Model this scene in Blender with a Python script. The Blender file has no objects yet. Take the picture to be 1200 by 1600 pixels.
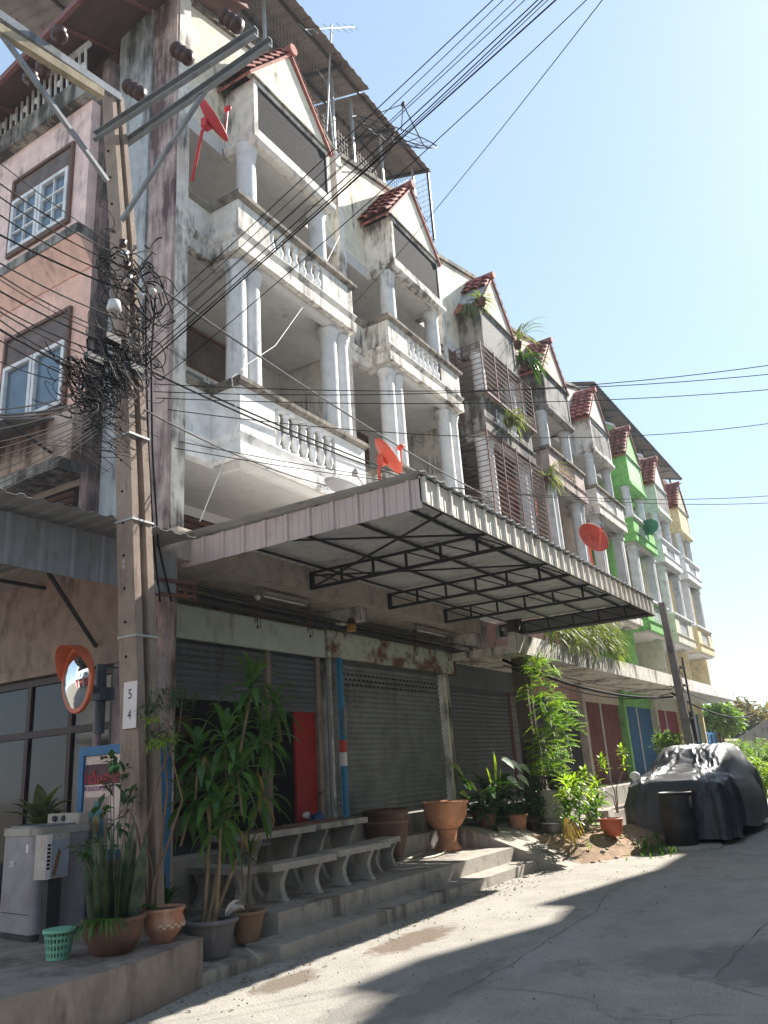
import bpy, math, random
from mathutils import Vector, Matrix
random.seed(7)
R = random.Random(11)
scn = bpy.context.scene
col = scn.collection

# ------------------------------------------------------------------ camera
F = 1249.75
M3 = Matrix(((0.5320180645264504, -0.2305238359477908, -0.8147487588683066),
             (-0.8443422308805871, -0.21669067156803357, -0.49003198875888476),
             (-0.06358440193257234, 0.9486326548856046, -0.3099243616038701)))
EYE = Vector((0, 0, 1.603))
cam = bpy.data.cameras.new('camera')
camo = bpy.data.objects.new('camera', cam); col.objects.link(camo)
camo.matrix_world = Matrix.Translation(EYE) @ M3.to_4x4()
cam.sensor_fit = 'VERTICAL'; cam.sensor_height = 32.0; cam.lens = 32.0 * F / 1600
cam.clip_start = 0.05; cam.clip_end = 3000
scn.camera = camo

def ray(px, py): return M3 @ Vector((px - 600, 800 - py, -F))
def atX(px, py, v): d = ray(px, py); return EYE + d * ((v - EYE.x) / d.x)
def atY(px, py, v): d = ray(px, py); return EYE + d * ((v - EYE.y) / d.y)
def atZ(px, py, v): d = ray(px, py); return EYE + d * ((v - EYE.z) / d.z)

# ------------------------------------------------------------------ light
A_, B_ = 1.17, 0.37
sd = Vector((A_, -B_, 1)).normalized()          # towards the sun
sun = bpy.data.lights.new('sun', 'SUN'); sun.energy = 5.0; sun.angle = math.radians(0.55); sun.color = (1, .94, .85)
so = bpy.data.objects.new('sun', sun); col.objects.link(so)
so.rotation_euler = (-sd).to_track_quat('-Z', 'Y').to_euler(); so.location = (0, 0, 60)
w = bpy.data.worlds.new('World'); scn.world = w; w.use_nodes = True
nt = w.node_tree; nt.nodes.clear()
sky = nt.nodes.new('ShaderNodeTexSky'); sky.sky_type = 'NISHITA'; sky.sun_disc = False
sky.sun_elevation = math.asin(sd.z); sky.sun_rotation = math.atan2(sd.x, sd.y)
sky.altitude = 10; sky.air_density = 1.0; sky.dust_density = .35; sky.ozone_density = 1.0
bg = nt.nodes.new('ShaderNodeBackground'); bg.inputs['Strength'].default_value = SKY_STRENGTH = 0.195
wo = nt.nodes.new('ShaderNodeOutputWorld')
gm = nt.nodes.new('ShaderNodeGamma'); gm.inputs[1].default_value = .42
nt.links.new(sky.outputs[0], gm.inputs[0]); tint = nt.nodes.new('ShaderNodeMix'); tint.data_type = 'RGBA'; tint.blend_type = 'MULTIPLY'; tint.inputs[0].default_value = 1
tint.inputs[7].default_value = (.82, .97, 1.10, 1); nt.links.new(gm.outputs[0], tint.inputs[6]); nt.links.new(tint.outputs[2], bg.inputs[0]); nt.links.new(bg.outputs[0], wo.inputs[0])
scn.view_settings.view_transform = 'Standard'; scn.view_settings.look = 'None'
scn.view_settings.gamma = 1; scn.view_settings.exposure = 1.42
try:
    scn.cycles.max_bounces = 6; scn.cycles.diffuse_bounces = 3; scn.cycles.transparent_max_bounces = 6
except Exception: pass

# ------------------------------------------------------------------ materials
MATS = {}
def _n(nt, t, **k):
    n = nt.nodes.new(t)
    for a, b in k.items(): setattr(n, a, b)
    return n
def mat(name, base, rough=.8, metal=0., var=.18, scale=5., grime=0., gcol=(.045, .04, .036), streak=1., gscale=1.6,
        rust=0., rcol=(.16, .06, .03), bump=.15, bscale=30., spec=.4, trans=0., alpha=1., wave=None, speck=0.):
    if name in MATS: return MATS[name]
    m = bpy.data.materials.new(name); m.use_nodes = True; MATS[name] = m
    t = m.node_tree; L = t.links.new
    b = t.nodes['Principled BSDF']
    geo = _n(t, 'ShaderNodeNewGeometry')
    def noise(sc, det=5, rgh=.6, vec=None):
        n = _n(t, 'ShaderNodeTexNoise'); n.inputs['Scale'].default_value = sc; n.inputs['Detail'].default_value = det
        n.inputs['Roughness'].default_value = rgh; L(vec if vec else geo.outputs['Position'], n.inputs['Vector']); return n
    def ramp(src, a, c):
        r = _n(t, 'ShaderNodeMapRange'); r.inputs['From Min'].default_value = a; r.inputs['From Max'].default_value = c
        L(src, r.inputs['Value']); return r
    def mix(fac, c1, c2, typ='MIX'):
        x = _n(t, 'ShaderNodeMix', data_type='RGBA', blend_type=typ)
        if hasattr(fac, 'type'): L(fac, x.inputs[0])
        else: x.inputs[0].default_value = fac
        for s, c in ((6, c1), (7, c2)):
            if hasattr(c, 'type'): L(c, x.inputs[s])
            else: x.inputs[s].default_value = (*c, 1)
        return x.outputs[2]
    n1 = noise(scale)
    dark = tuple(max(0, c * (1 - var)) for c in base); light = tuple(min(1, c * (1 + var)) for c in base)
    cur = mix(ramp(n1.outputs[0], .3, .7).outputs[0], dark, light)
    if wave:
        wt = _n(t, 'ShaderNodeTexWave', bands_direction=wave[0]); wt.inputs['Scale'].default_value = wave[1]
        L(geo.outputs['Position'], wt.inputs['Vector'])
    if speck:
        ns = noise(70, 3, .8); cur = mix(speck, cur, mix(ramp(ns.outputs[0], .35, .65).outputs[0], tuple(c * .35 for c in base), tuple(min(1, c * 1.6) for c in base)))
    if rust:
        nr = noise(3.2, 8, .7); cur = mix(ramp(nr.outputs[0], .68 - .28 * rust, .74 - .2 * rust).outputs[0], cur, rcol)
    if grime:
        mp = _n(t, 'ShaderNodeMapping'); L(geo.outputs['Position'], mp.inputs['Vector'])
        mp.inputs['Scale'].default_value = (1, 1, 1 / (1 + 5 * streak))
        g1 = noise(gscale * 4.5, 7, .68, mp.outputs[0]); g2 = noise(gscale * .75, 4, .6)
        s = _n(t, 'ShaderNodeMath', operation='ADD'); L(g1.outputs[0], s.inputs[0]); L(g2.outputs[0], s.inputs[1])
        gm = ramp(s.outputs[0], 1.18 - .28 * grime, 1.42 - .3 * grime)
        gg = _n(t, 'ShaderNodeMath', operation='MULTIPLY'); L(gm.outputs[0], gg.inputs[0]); gg.inputs[1].default_value = .9
        cur = mix(gg.outputs[0], cur, gcol)
    L(cur, b.inputs['Base Color'])
    b.inputs['Roughness'].default_value = rough; b.inputs['Metallic'].default_value = metal
    b.inputs['Specular IOR Level'].default_value = spec
    if trans: b.inputs['Transmission Weight'].default_value = trans
    if alpha < 1: b.inputs['Alpha'].default_value = alpha
    if bump:
        nb = noise(bscale, 6, .65); bp = _n(t, 'ShaderNodeBump'); bp.inputs['Strength'].default_value = bump
        bp.inputs['Distance'].default_value = .02
        L(nb.outputs[0], bp.inputs['Height']); L(bp.outputs[0], b.inputs['Normal'])
    return m
def leafmat(name, c1, c2, rough=.45, tl=.35):
    if name in MATS: return MATS[name]
    m = bpy.data.materials.new(name); m.use_nodes = True; MATS[name] = m
    t = m.node_tree; L = t.links.new; b = t.nodes['Principled BSDF']
    geo = _n(t, 'ShaderNodeNewGeometry'); n = _n(t, 'ShaderNodeTexNoise'); n.inputs['Scale'].default_value = 9
    L(geo.outputs['Position'], n.inputs['Vector'])
    r = _n(t, 'ShaderNodeMapRange'); r.inputs['From Min'].default_value = .35; r.inputs['From Max'].default_value = .65
    L(n.outputs[0], r.inputs['Value'])
    x = _n(t, 'ShaderNodeMix', data_type='RGBA'); L(r.outputs[0], x.inputs[0])
    x.inputs[6].default_value = (*c1, 1); x.inputs[7].default_value = (*c2, 1)
    L(x.outputs[2], b.inputs['Base Color']); b.inputs['Roughness'].default_value = rough
    tr = _n(t, 'ShaderNodeBsdfTranslucent'); mu = _n(t, 'ShaderNodeMix', data_type='RGBA', blend_type='MULTIPLY')
    mu.inputs[0].default_value = 1; L(x.outputs[2], mu.inputs[6]); mu.inputs[7].default_value = (3.2, 3.0, .9, 1)
    L(mu.outputs[2], tr.inputs[0])
    ms = _n(t, 'ShaderNodeMixShader'); ms.inputs[0].default_value = tl
    L(b.outputs[0], ms.inputs[1]); L(tr.outputs[0], ms.inputs[2]); L(ms.outputs[0], t.nodes['Material Output'].inputs['Surface'])
    return m

# ------------------------------------------------------------------ mesh builder
class MB:
    def __init__(s): s.v = []; s.f = []; s.sm = []
    def add(s, vs, fs, smooth=False):
        o = len(s.v); s.v += [Vector(p) for p in vs]; s.f += [tuple(o + i for i in f) for f in fs]; s.sm += [smooth] * len(fs); return s
    def box(s, x0, x1, y0, y1, z0, z1, rz=0, c=None):
        vs = [(x, y, z) for z in (z0, z1) for x, y in ((x0, y0), (x1, y0), (x1, y1), (x0, y1))]
        if rz:
            cx, cy = c or ((x0 + x1) / 2, (y0 + y1) / 2); k, q = math.cos(rz), math.sin(rz)
            vs = [(cx + (x - cx) * k - (y - cy) * q, cy + (x - cx) * q + (y - cy) * k, z) for x, y, z in vs]
        return s.add(vs, [(0, 3, 2, 1), (4, 5, 6, 7), (0, 1, 5, 4), (1, 2, 6, 5), (2, 3, 7, 6), (3, 0, 4, 7)])
    def prism(s, pts, d):                    # polygon (3-D points) extruded by vector d
        n = len(pts); d = Vector(d); a = [Vector(p) for p in pts]; b = [p + d for p in a]
        nrm = Vector((0, 0, 0))
        for i in range(n): nrm += a[i].cross(a[(i + 1) % n])
        if nrm.dot(d) > 0: a.reverse(); b.reverse()
        return s.add(a + b, [tuple(range(n)), tuple(range(2 * n - 1, n - 1, -1))] + [(i, n + i, n + (i + 1) % n, (i + 1) % n) for i in range(n)])
    def bar(s, p, q, w=.03, h=None, up=(0, 0, 1)):
        p, q = Vector(p), Vector(q); h = h or w; t = (q - p).normalized(); u = Vector(up)
        if abs(t.dot(u)) > .98: u = Vector((0, 1, 0))
        a = t.cross(u).normalized() * w / 2; b = a.cross(t).normalized() * h / 2
        return s.add([p - a - b, p + a - b, p + a + b, p - a + b, q - a - b, q + a - b, q + a + b, q - a + b],
                     [(0, 3, 2, 1), (4, 5, 6, 7), (0, 1, 5, 4), (1, 2, 6, 5), (2, 3, 7, 6), (3, 0, 4, 7)])
    def tube(s, pts, r, n=6, cap=True):
        pts = [Vector(p) for p in pts]; N = len(pts); vs = []; ref = None
        for i, p in enumerate(pts):
            t = (pts[min(i + 1, N - 1)] - pts[max(i - 1, 0)]).normalized()
            if ref is None:
                ref = Vector((0, 0, 1)) if abs(t.z) < .9 else Vector((1, 0, 0))
            a = t.cross(ref).normalized(); b = a.cross(t); ref = b.copy()
            rr = r[i] if isinstance(r, (list, tuple)) else r
            vs += [p + (a * math.cos(2 * math.pi * k / n) + b * math.sin(2 * math.pi * k / n)) * rr for k in range(n)]
        fs = [(i * n + k, i * n + (k + 1) % n, (i + 1) * n + (k + 1) % n, (i + 1) * n + k) for i in range(N - 1) for k in range(n)]
        s.add(vs, fs, True)
        if cap and N > 1: s.add([vs[k] for k in range(n)] + [vs[(N - 1) * n + k] for k in range(n)], [tuple(range(n - 1, -1, -1)), tuple(range(n, 2 * n))])
        return s
    def lathe(s, prof, c=(0, 0, 0), n=20, smooth=True, axis=None):
        c = Vector(c); vs = []
        for r, z in prof: vs += [c + Vector((r * math.cos(2 * math.pi * k / n), r * math.sin(2 * math.pi * k / n), z)) for k in range(n)]
        m = len(prof)
        fs = [(i * n + k, i * n + (k + 1) % n, (i + 1) * n + (k + 1) % n, (i + 1) * n + k) for i in range(m - 1) for k in range(n)]
        if axis is not None:
            q = Vector((0, 0, 1)).rotation_difference(Vector(axis)); vs = [c + q @ (v - c) for v in vs]
        s.add(vs, fs, smooth)
        caps = []
        if prof[0][0] > 1e-4: caps.append(tuple(range(n - 1, -1, -1)))
        if prof[-1][0] > 1e-4: caps.append(tuple((m - 1) * n + k for k in range(n)))
        o = len(s.v) - len(vs)
        for f in caps: s.f.append(tuple(o + i for i in f)); s.sm.append(False)
        return s
    def sphere(s, c, r, n=10, m=7, sc=(1, 1, 1)):
        c = Vector(c); o = MB(); o.lathe([(max(1e-5, r * math.sin(math.pi * i / m)), -r * math.cos(math.pi * i / m)) for i in range(m + 1)], n=n)
        return s.add([c + Vector((v.x * sc[0], v.y * sc[1], v.z * sc[2])) for v in o.v], o.f[:n * m], True)
    def leaf(s, p, d, L, W, droop=.5, seg=5, fold=.15, up=(0, 0, 1), base=.25, tip=0.):
        p = Vector(p); d = Vector(d).normalized(); side = d.cross(Vector(up))
        if side.length < .1: side = d.cross(Vector((1, .3, 0)))
        side.normalize(); vs = []; step = L / seg
        for i in range(seg + 1):
            u = i / seg; wd = W * (max(math.sin(math.pi * (base * .5 + (1 - base * .5) * u)) ** .8, 0) if u < 1 else tip) * .5
            nn = side.cross(d)
            vs += [p - side * wd + nn * wd * fold * 2, p.copy(), p + side * wd + nn * wd * fold * 2]
            d = (d + Vector((0, 0, -droop * step / max(L, .01) * (.3 + 1.4 * u)))).normalized(); p = p + d * step
        fs = []
        for i in range(seg):
            a = 3 * i; fs += [(a, a + 1, a + 4, a + 3), (a + 1, a + 2, a + 5, a + 4)]
        return s.add(vs, fs, True)
    def build(s, name, m, root=None, parent=None, local=False, loc=None):
        me = bpy.data.meshes.new(name)
        off = Vector((0, 0, 0))
        if root is not None and not local: off = BASE[root.name]
        if root is None and loc is not None: off = Vector(loc)
        me.from_pydata([v - off for v in s.v], [], s.f); me.update()
        me.polygons.foreach_set('use_smooth', s.sm)
        ms = m if isinstance(m, (list, tuple)) else [m]
        for x in ms: me.materials.append(x)
        o = bpy.data.objects.new(name, me); col.objects.link(o)
        if root is not None: o.parent = parent or root
        elif loc is not None: o.location = loc
        return o
BASE = {}
def tag(o, label=None, cat=None, group=None, kind=None):
    if label: o['label'] = label
    if cat: o['category'] = cat
    if group: o['group'] = group
    if kind: o['kind'] = kind
    return o
def thing(name, label, cat, base=(0, 0, 0), group=None, local=False, rz=0):
    o = bpy.data.objects.new(name, None); col.objects.link(o); o.location = base; o.rotation_euler = (0, 0, rz)
    o.empty_display_size = .1
    BASE[o.name] = Vector((0, 0, 0)) if local else Vector(base)
    return tag(o, label, cat, group)
def inst(me, name, parent, loc, rot=None, sc=None):
    o = bpy.data.objects.new(name, me); col.objects.link(o); o.parent = parent; o.location = loc
    if rot: o.rotation_euler = rot
    if sc: o.scale = sc
    return o
def copy_tree(o, parent=None):
    c = o.copy(); col.objects.link(c); c.parent = parent
    for ch in list(o.children): copy_tree(ch, c)
    return c
def solo(mb, name, m, label, cat, base, group=None, kind=None):
    return tag(mb.build(name, m, loc=base), label, cat, group, kind)
# ================================================================== materials used by the setting
WHITE = dict(base=(.90, .88, .84), rough=.85, grime=.34, streak=1.1, bump=.25, bscale=22)
white = mat('weathered_white_paint', **WHITE)
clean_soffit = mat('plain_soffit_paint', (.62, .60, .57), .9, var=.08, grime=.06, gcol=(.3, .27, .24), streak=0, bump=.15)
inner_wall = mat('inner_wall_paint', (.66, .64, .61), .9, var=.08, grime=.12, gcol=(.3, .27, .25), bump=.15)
white_dirty = mat('stained_white_paint', (.74, .70, .63), .9, grime=.72, gcol=(.075, .06, .05), streak=1.0, bump=.3, bscale=20)
cap_grey = mat('blackened_coping', (.27, .24, .20), .95, grime=1.0, gcol=(.05, .047, .042), streak=.2, bump=.4)
cream = mat('cream_plaster', (.76, .70, .56), .9, grime=.3, bump=.2)
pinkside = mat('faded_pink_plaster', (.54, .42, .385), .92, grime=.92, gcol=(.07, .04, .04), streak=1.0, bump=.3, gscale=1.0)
peach = mat('peach_plaster', (.82, .52, .42), .9, grime=.25, gcol=(.2, .12, .1), bump=.2)
rosewall = mat('rose_plaster', (.82, .60, .55), .9, grime=.45, gcol=(.25, .2, .19), bump=.2)
bluegrey = mat('bluish_render', (.44, .46, .47), .92, grime=.75, bump=.25, gscale=.9)
darkcon = mat('mould_blackened_concrete', (.34, .32, .29), .95, grime=1.1, streak=.9, bump=.4)
concrete = mat('step_concrete', (.36, .33, .29), .93, var=.2, grime=.62, gcol=(.12, .10, .085), streak=1.4, bump=.35, bscale=26, speck=.25)
soffit = mat('rough_soffit', (.46, .40, .34), .95, var=.2, grime=.45, gcol=(.2, .16, .13), streak=.0, bump=.6, bscale=9)
tile = mat('red_roof_tile', (.36, .125, .10), .8, var=.35, scale=8, grime=.6, gcol=(.09, .05, .045), streak=.1, bump=.2)
pebble = mat('black_pebble_panel', (.028, .028, .031), .85, var=.9, scale=60, bump=.45, bscale=60, spec=.08)
pebble_grey = mat('grey_pebble_panel', (.30, .29, .27), .85, var=.5, scale=60, grime=.5, bump=.5, bscale=60, spec=.15)
glass = mat('window_glass', (.10, .15, .20), .12, var=.3, scale=2, bump=.0, spec=.8)
curtain = mat('window_curtain', (.16, .13, .12), .8, var=.3)
frame_white = mat('window_frame_paint', (.74, .74, .74), .6, grime=.15)
frame_brown = mat('brown_window_frame', (.16, .085, .065), .6)
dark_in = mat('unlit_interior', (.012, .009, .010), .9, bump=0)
shutter_m = mat('grey_roller_slats', (.20, .215, .21), .6, metal=.0, var=.25, scale=3, grime=.35, gcol=(.07, .06, .055), streak=1.5, bump=.15)
shutter_d = mat('dark_roller_slats', (.12, .13, .145), .6, var=.2, scale=3, grime=.3, gcol=(.05, .045, .04), bump=.15)
steel_dark = mat('black_steel', (.035, .034, .037), .6, bump=.1)
steel_rust = mat('rusty_red_steel', (.13, .06, .055), .75, rust=.5, bump=.2)
galv = mat('galvanised_sheet', (.42, .43, .43), .5, metal=.35, var=.12, grime=.25, gcol=(.18, .15, .12), bump=.1)
galv_shade = mat('weathered_steel_sheet', (.25, .25, .25), .6, metal=.1, var=.12, bump=.1)  # darker copy of galv with shade put into the colour
fascia_m = mat('cream_painted_fascia', (.86, .80, .70), .7, var=.08, grime=.25, gcol=(.3, .2, .14), bump=.1)
fascia_p = mat('pinkish_painted_fascia', (.56, .46, .43), .7, var=.08, grime=.25, gcol=(.28, .18, .13), bump=.1)
fascia_g = mat('grey_painted_fascia', (.23, .235, .25), .7, var=.1, grime=.3, gcol=(.12, .11, .1), bump=.1)
sign_green = mat('pale_green_board', (.50, .56, .48), .7, var=.1, grime=.25, gcol=(.25, .22, .18))
sign_rust = mat('rusted_green_board', (.52, .56, .46), .75, rust=.72, rcol=(.17, .08, .05), bump=.3)
terracotta = mat('terracotta', (.42, .20, .125), .75, var=.25, scale=7, grime=.25, gcol=(.55, .42, .32), bump=.25)
brownpot = mat('brown_glazed_clay', (.10, .05, .032), .5, var=.3, scale=6, grime=.2, bump=.2)
soil = mat('potting_soil', (.05, .035, .025), 1, bump=.8)
asphalt = mat('worn_concrete_road', (.32, .298, .265), .9, var=.2, scale=2.2, grime=.30, gcol=(.19, .175, .15), streak=0, bump=.6, bscale=38, speck=.35)
dirt = mat('sandy_dirt', (.30, .21, .145), 1, var=.35, scale=5, bump=1.0, bscale=14)

# ================================================================== ground
def grid(x0, x1, y0, y1, nx, ny, fz):
    m = MB(); vs = [(x0 + (x1 - x0) * i / nx, y0 + (y1 - y0) * j / ny) for j in range(ny + 1) for i in range(nx + 1)]
    return m.add([(x, y, fz(x, y)) for x, y in vs], [(j * (nx + 1) + i, j * (nx + 1) + i + 1, (j + 1) * (nx + 1) + i + 1, (j + 1) * (nx + 1) + i) for j in range(ny) for i in range(nx)])
ground_m = mat('earth_ground', (.20, .18, .14), 1, var=.3, scale=1.2, bump=.5)
g = MB(); g.add([(-400, -400, -.06), (900, -400, -.06), (900, 900, -.06), (-400, 900, -.06)], [(0, 1, 2, 3)])
tag(g.build('ground', ground_m), kind='structure')
from mathutils import noise as mn
def rz_(x, y): return .012 * mn.noise(Vector((x * .8, y * .8, 0))) + .004 * mn.noise(Vector((x * 4, y * 4, 1)))
g = grid(-14, 60, -1.6, 7.2, 280, 60, rz_)
tag(g.build('road', asphalt), kind='structure')
g = grid(60, 400, -8, 18, 34, 4, lambda x, y: 0.)
tag(g.build('road', asphalt), kind='structure')
def road_stains(m, spots):
    t = m.node_tree; L = t.links.new; b = t.nodes['Principled BSDF']; cur = b.inputs['Base Color'].links[0].from_socket
    geo = _n(t, 'ShaderNodeNewGeometry'); nz = _n(t, 'ShaderNodeTexNoise'); nz.inputs['Scale'].default_value = 3.5; nz.inputs['Detail'].default_value = 8; nz.inputs['Roughness'].default_value = .7
    L(geo.outputs['Position'], nz.inputs['Vector'])
    for (cx, cy, rx, ry, colr, k) in spots:
        mp = _n(t, 'ShaderNodeMapping', vector_type='POINT'); mp.inputs['Location'].default_value = (-cx / rx, -cy / ry, 0); mp.inputs['Scale'].default_value = (1 / rx, 1 / ry, 0)
        L(geo.outputs['Position'], mp.inputs['Vector']); ln = _n(t, 'ShaderNodeVectorMath', operation='LENGTH'); L(mp.outputs[0], ln.inputs[0])
        ad = _n(t, 'ShaderNodeMath', operation='MULTIPLY_ADD'); L(nz.outputs[0], ad.inputs[0]); ad.inputs[1].default_value = 1.8; L(ln.outputs['Value'], ad.inputs[2])
        r = _n(t, 'ShaderNodeMapRange'); r.inputs['From Min'].default_value = 1.95; r.inputs['From Max'].default_value = 1.6; r.inputs['To Max'].default_value = k; L(ad.outputs[0], r.inputs['Value'])
        x = _n(t, 'ShaderNodeMix', data_type='RGBA'); L(r.outputs[0], x.inputs[0]); L(cur, x.inputs[6]); x.inputs[7].default_value = (*colr, 1); cur = x.outputs[2]
    L(cur, b.inputs['Base Color'])
pts_ = []
for (px, py, rx, ry, c_, k) in [(650, 1467, .85, .26, (.13, .09, .06), .85), (455, 1532, .45, .2, (.12, .09, .06), .8), (420, 1515, .3, .12, (.42, .40, .37), .8), (700, 1545, 1.3, .3, (.16, .15, .13), .6), (880, 1470, 1.6, .25, (.37, .36, .34), .55), (1000, 1395, 2.2, .3, (.36, .35, .33), .5), (560, 1575, .5, .2, (.10, .095, .09), .5), (1050, 1500, .6, .35, (.12, .115, .11), .5), (760, 1420, 1.2, .3, (.36, .34, .31), .5), (1180, 1500, .9, .5, (.14, .14, .135), .7)]:
    p = atZ(px, py, 0); pts_.append((p.x, p.y, rx, ry, c_, k))
road_stains(asphalt, pts_)
crack_m = mat('crack_filler', (.07, .065, .06), 1)
def crack(pxs, wd=.012):
    m = MB(); pts = []
    for (a, b) in zip(pxs[:-1], pxs[1:]):
        p, q = atZ(*a, 0), atZ(*b, 0); n = max(2, int((q - p).length / .12))
        for k in range(n): t = k / n; pts.append(p.lerp(q, t) + Vector((R.uniform(-.02, .02), R.uniform(-.02, .02), 0)))
    pts.append(atZ(*pxs[-1], 0))
    vs = []; 
    for i, p in enumerate(pts):
        t = (pts[min(i + 1, len(pts) - 1)] - pts[max(i - 1, 0)]).normalized(); s = Vector((-t.y, t.x, 0)) * wd * R.uniform(.3, 1)
        z = rz_(p.x, p.y) + .007; vs += [(p.x - s.x, p.y - s.y, z), (p.x + s.x, p.y + s.y, z)]
    m.add(vs, [(2 * i, 2 * i + 1, 2 * i + 3, 2 * i + 2) for i in range(len(pts) - 1)]); return m.build('road', crack_m)
for c in ([(745, 1545), (840, 1550), (925, 1562), (935, 1580), (960, 1592), (1045, 1594), (1090, 1586), (1200, 1588)],
          [(925, 1562), (928, 1555)], [(1045, 1594), (1060, 1610)], [(1200, 1440), (1150, 1490), (1110, 1535), (1150, 1545), (1200, 1560)],
          [(1085, 1350), (1000, 1372), (950, 1395), (930, 1425), (880, 1455), (800, 1505), (700, 1560)]):
    tag(crack(c, .004), kind='structure')

grit = MB(); gq = random.Random(12)
for i in range(900):
    if gq.random() < .5: x = gq.uniform(4.5, 13); y = 5.33 - abs(gq.gauss(0, .18))
    else: x = gq.uniform(3.5, 17); y = gq.uniform(2.6, 5.3)
    r_ = gq.uniform(.004, .014) * (1.6 if gq.random() < .08 else 1); z = rz_(x, y) + .001; a = gq.uniform(0, 6.28)
    grit.add([(x + r_ * math.cos(a + k * 1.57) * gq.uniform(.6, 1.2), y + r_ * math.sin(a + k * 1.57) * gq.uniform(.6, 1.2), z) for k in range(4)] + [(x, y, z + r_ * .8)], [(0, 1, 4), (1, 2, 4), (2, 3, 4), (3, 0, 4)])
tag(grit.build('grit', mat('road_grit', (.20, .18, .15), .95, var=.6, scale=30)), kind='stuff')
lit = MB()
for i in range(120):
    x = gq.uniform(4.5, 16); y = 5.30 - abs(gq.gauss(0, .3)) - max(0, (x - 13) * .25); a = gq.uniform(0, 6.28); lit.leaf((x, y, rz_(x, y) + .006), (math.cos(a), math.sin(a), .05), gq.uniform(.03, .08), .018, .1, 3, .3)
tag(lit.build('fallen_leaves', mat('fallen_leaf', (.16, .11, .05), .9, var=.5, scale=12)), kind='stuff')
# platform, steps, ramp
def tilt(pts, z0, z1): return MB().prism([(x, y, z0) for x, y in pts], (0, 0, z1 - z0))
s_ = [(6.5, 5.36), (12.98, 5.36), (12.98, 5.78), (6.5, 5.78)]
tag(MB().box(5.5, 6.95, 5.44, 7.35, -.05, .10).build('pavement', concrete), kind='structure')
tag(tilt(s_, -.05, .135).build('steps', concrete), kind='structure')
plat = MB().prism([(6.95, 5.74, -.05), (12.88, 5.74, -.05), (12.88, 7.6, -.05), (6.95, 7.6, -.05)], (0, 0, .385))
plat.prism([(10.75, 6.98, .3), (13.9, 6.98, .3), (13.9, 7.32, .3), (10.75, 7.32, .3)], (0, 0, .33))
plat.prism([(10.5, 7.3, .3), (14.5, 7.3, .3), (14.5, 7.62, .3), (10.5, 7.62, .3)], (0, 0, .61))
tag(plat.build('steps', concrete), kind='structure')
tag(MB().box(6.4, 10.5, 7.2, 7.7, -.05, .82).build('pavement', concrete), kind='structure')
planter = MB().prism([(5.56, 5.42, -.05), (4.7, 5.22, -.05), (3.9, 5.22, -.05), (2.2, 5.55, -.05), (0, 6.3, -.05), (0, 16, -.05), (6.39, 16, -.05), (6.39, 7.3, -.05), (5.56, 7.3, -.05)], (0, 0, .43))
tag(planter.build('pavement', mat('old_dark_concrete', (.235, .20, .175), .95, var=.2, grime=.6, gcol=(.10, .08, .07), streak=1.2, bump=.45, bscale=24)), kind='structure')  # darker brown concrete, the deep shade here put into its base colour
rp = MB().prism([(12.93, 4.85, -.02), (12.93, 5.75, .34), (12.93, 6.2, .50), (12.93, 7.6, .88), (12.93, 7.6, -.05), (12.93, 4.85, -.05)], (1.5, 0, 0))
tag(rp.build('ramp', concrete), kind='structure')
tag(MB().box(14.43, 38.4, 6.6, 7.75, -.05, .9).build('pavement', concrete), kind='structure')
tag(MB().box(15.9, 38.4, 5.9, 6.6, -.05, .45).build('pavement', concrete), kind='structure')
def dz(x, y):
    e = min(1, max(0, (x - 13.3) / .8)) * min(1, max(0, (y - (4.55 - .42 * (x - 14))) / 1.1)) * min(1, max(0, (17.2 - x) / 1.0))
    return -.03 + .42 * e + .05 * e * mn.noise(Vector((x * 2.3, y * 2.3, 3))) + .02 * e * mn.noise(Vector((x * 9, y * 9, 3)))
tag(grid(13.2, 18.0, 3.4, 6.62, 90, 60, dz).build('ground', dirt), kind='structure')
pad = MB().lathe([(.62, -.03), (.60, .045), (.0001, .05)], (15.85, 3.72, 0), 22)
tag(pad.build('pavement', concrete), kind='structure')

# ================================================================== shophouses
W_ = 4.0; X00 = 6.48
def UX(k): return X00 + W_ * k
bal_prof = [(.062, 0), (.062, .045), (.036, .06), (.05, .10), (.068, .16), (.062, .215), (.03, .30), (.04, .315), (.03, .33), (.045, .37), (.05, .42), (.034, .47), (.055, .485), (.055, .53)]
bal_me = {}
def baluster_mesh(m):
    if m.name not in bal_me:
        o = MB().lathe(bal_prof, n=10).build('baluster', m); bal_me[m.name] = o.data; bpy.data.objects.remove(o)
    return bal_me[m.name]
def prof_run(m, path, prof):
    """sweep an outward profile [(out, z)...] along an open plan path; normals point right of travel"""
    n = len(path); P = [Vector((x, y)) for x, y in path]; rows = []
    for i in range(n):
        a = (P[i] - P[i - 1]).normalized() if i else None; b = (P[i + 1] - P[i]).normalized() if i < n - 1 else None
        na = Vector((a.y, -a.x)) if a else None; nb = Vector((b.y, -b.x)) if b else None
        if na and nb: mm = (na + nb); mm = mm / max(.3, mm.dot(na))
        else: mm = na or nb
        rows.append([(P[i].x + mm.x * o, P[i].y + mm.y * o, z) for o, z in prof])
    k = len(prof); vs = [p for r in rows for p in r]
    fs = [(i * k + j, (i + 1) * k + j, (i + 1) * k + (j + 1) % k, i * k + (j + 1) % k) for i in range(n - 1) for j in range(k)]
    m.add(vs, fs); m.add(rows[0], [tuple(range(k - 1, -1, -1))]); m.add(rows[-1], [tuple(range(k))])
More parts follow.
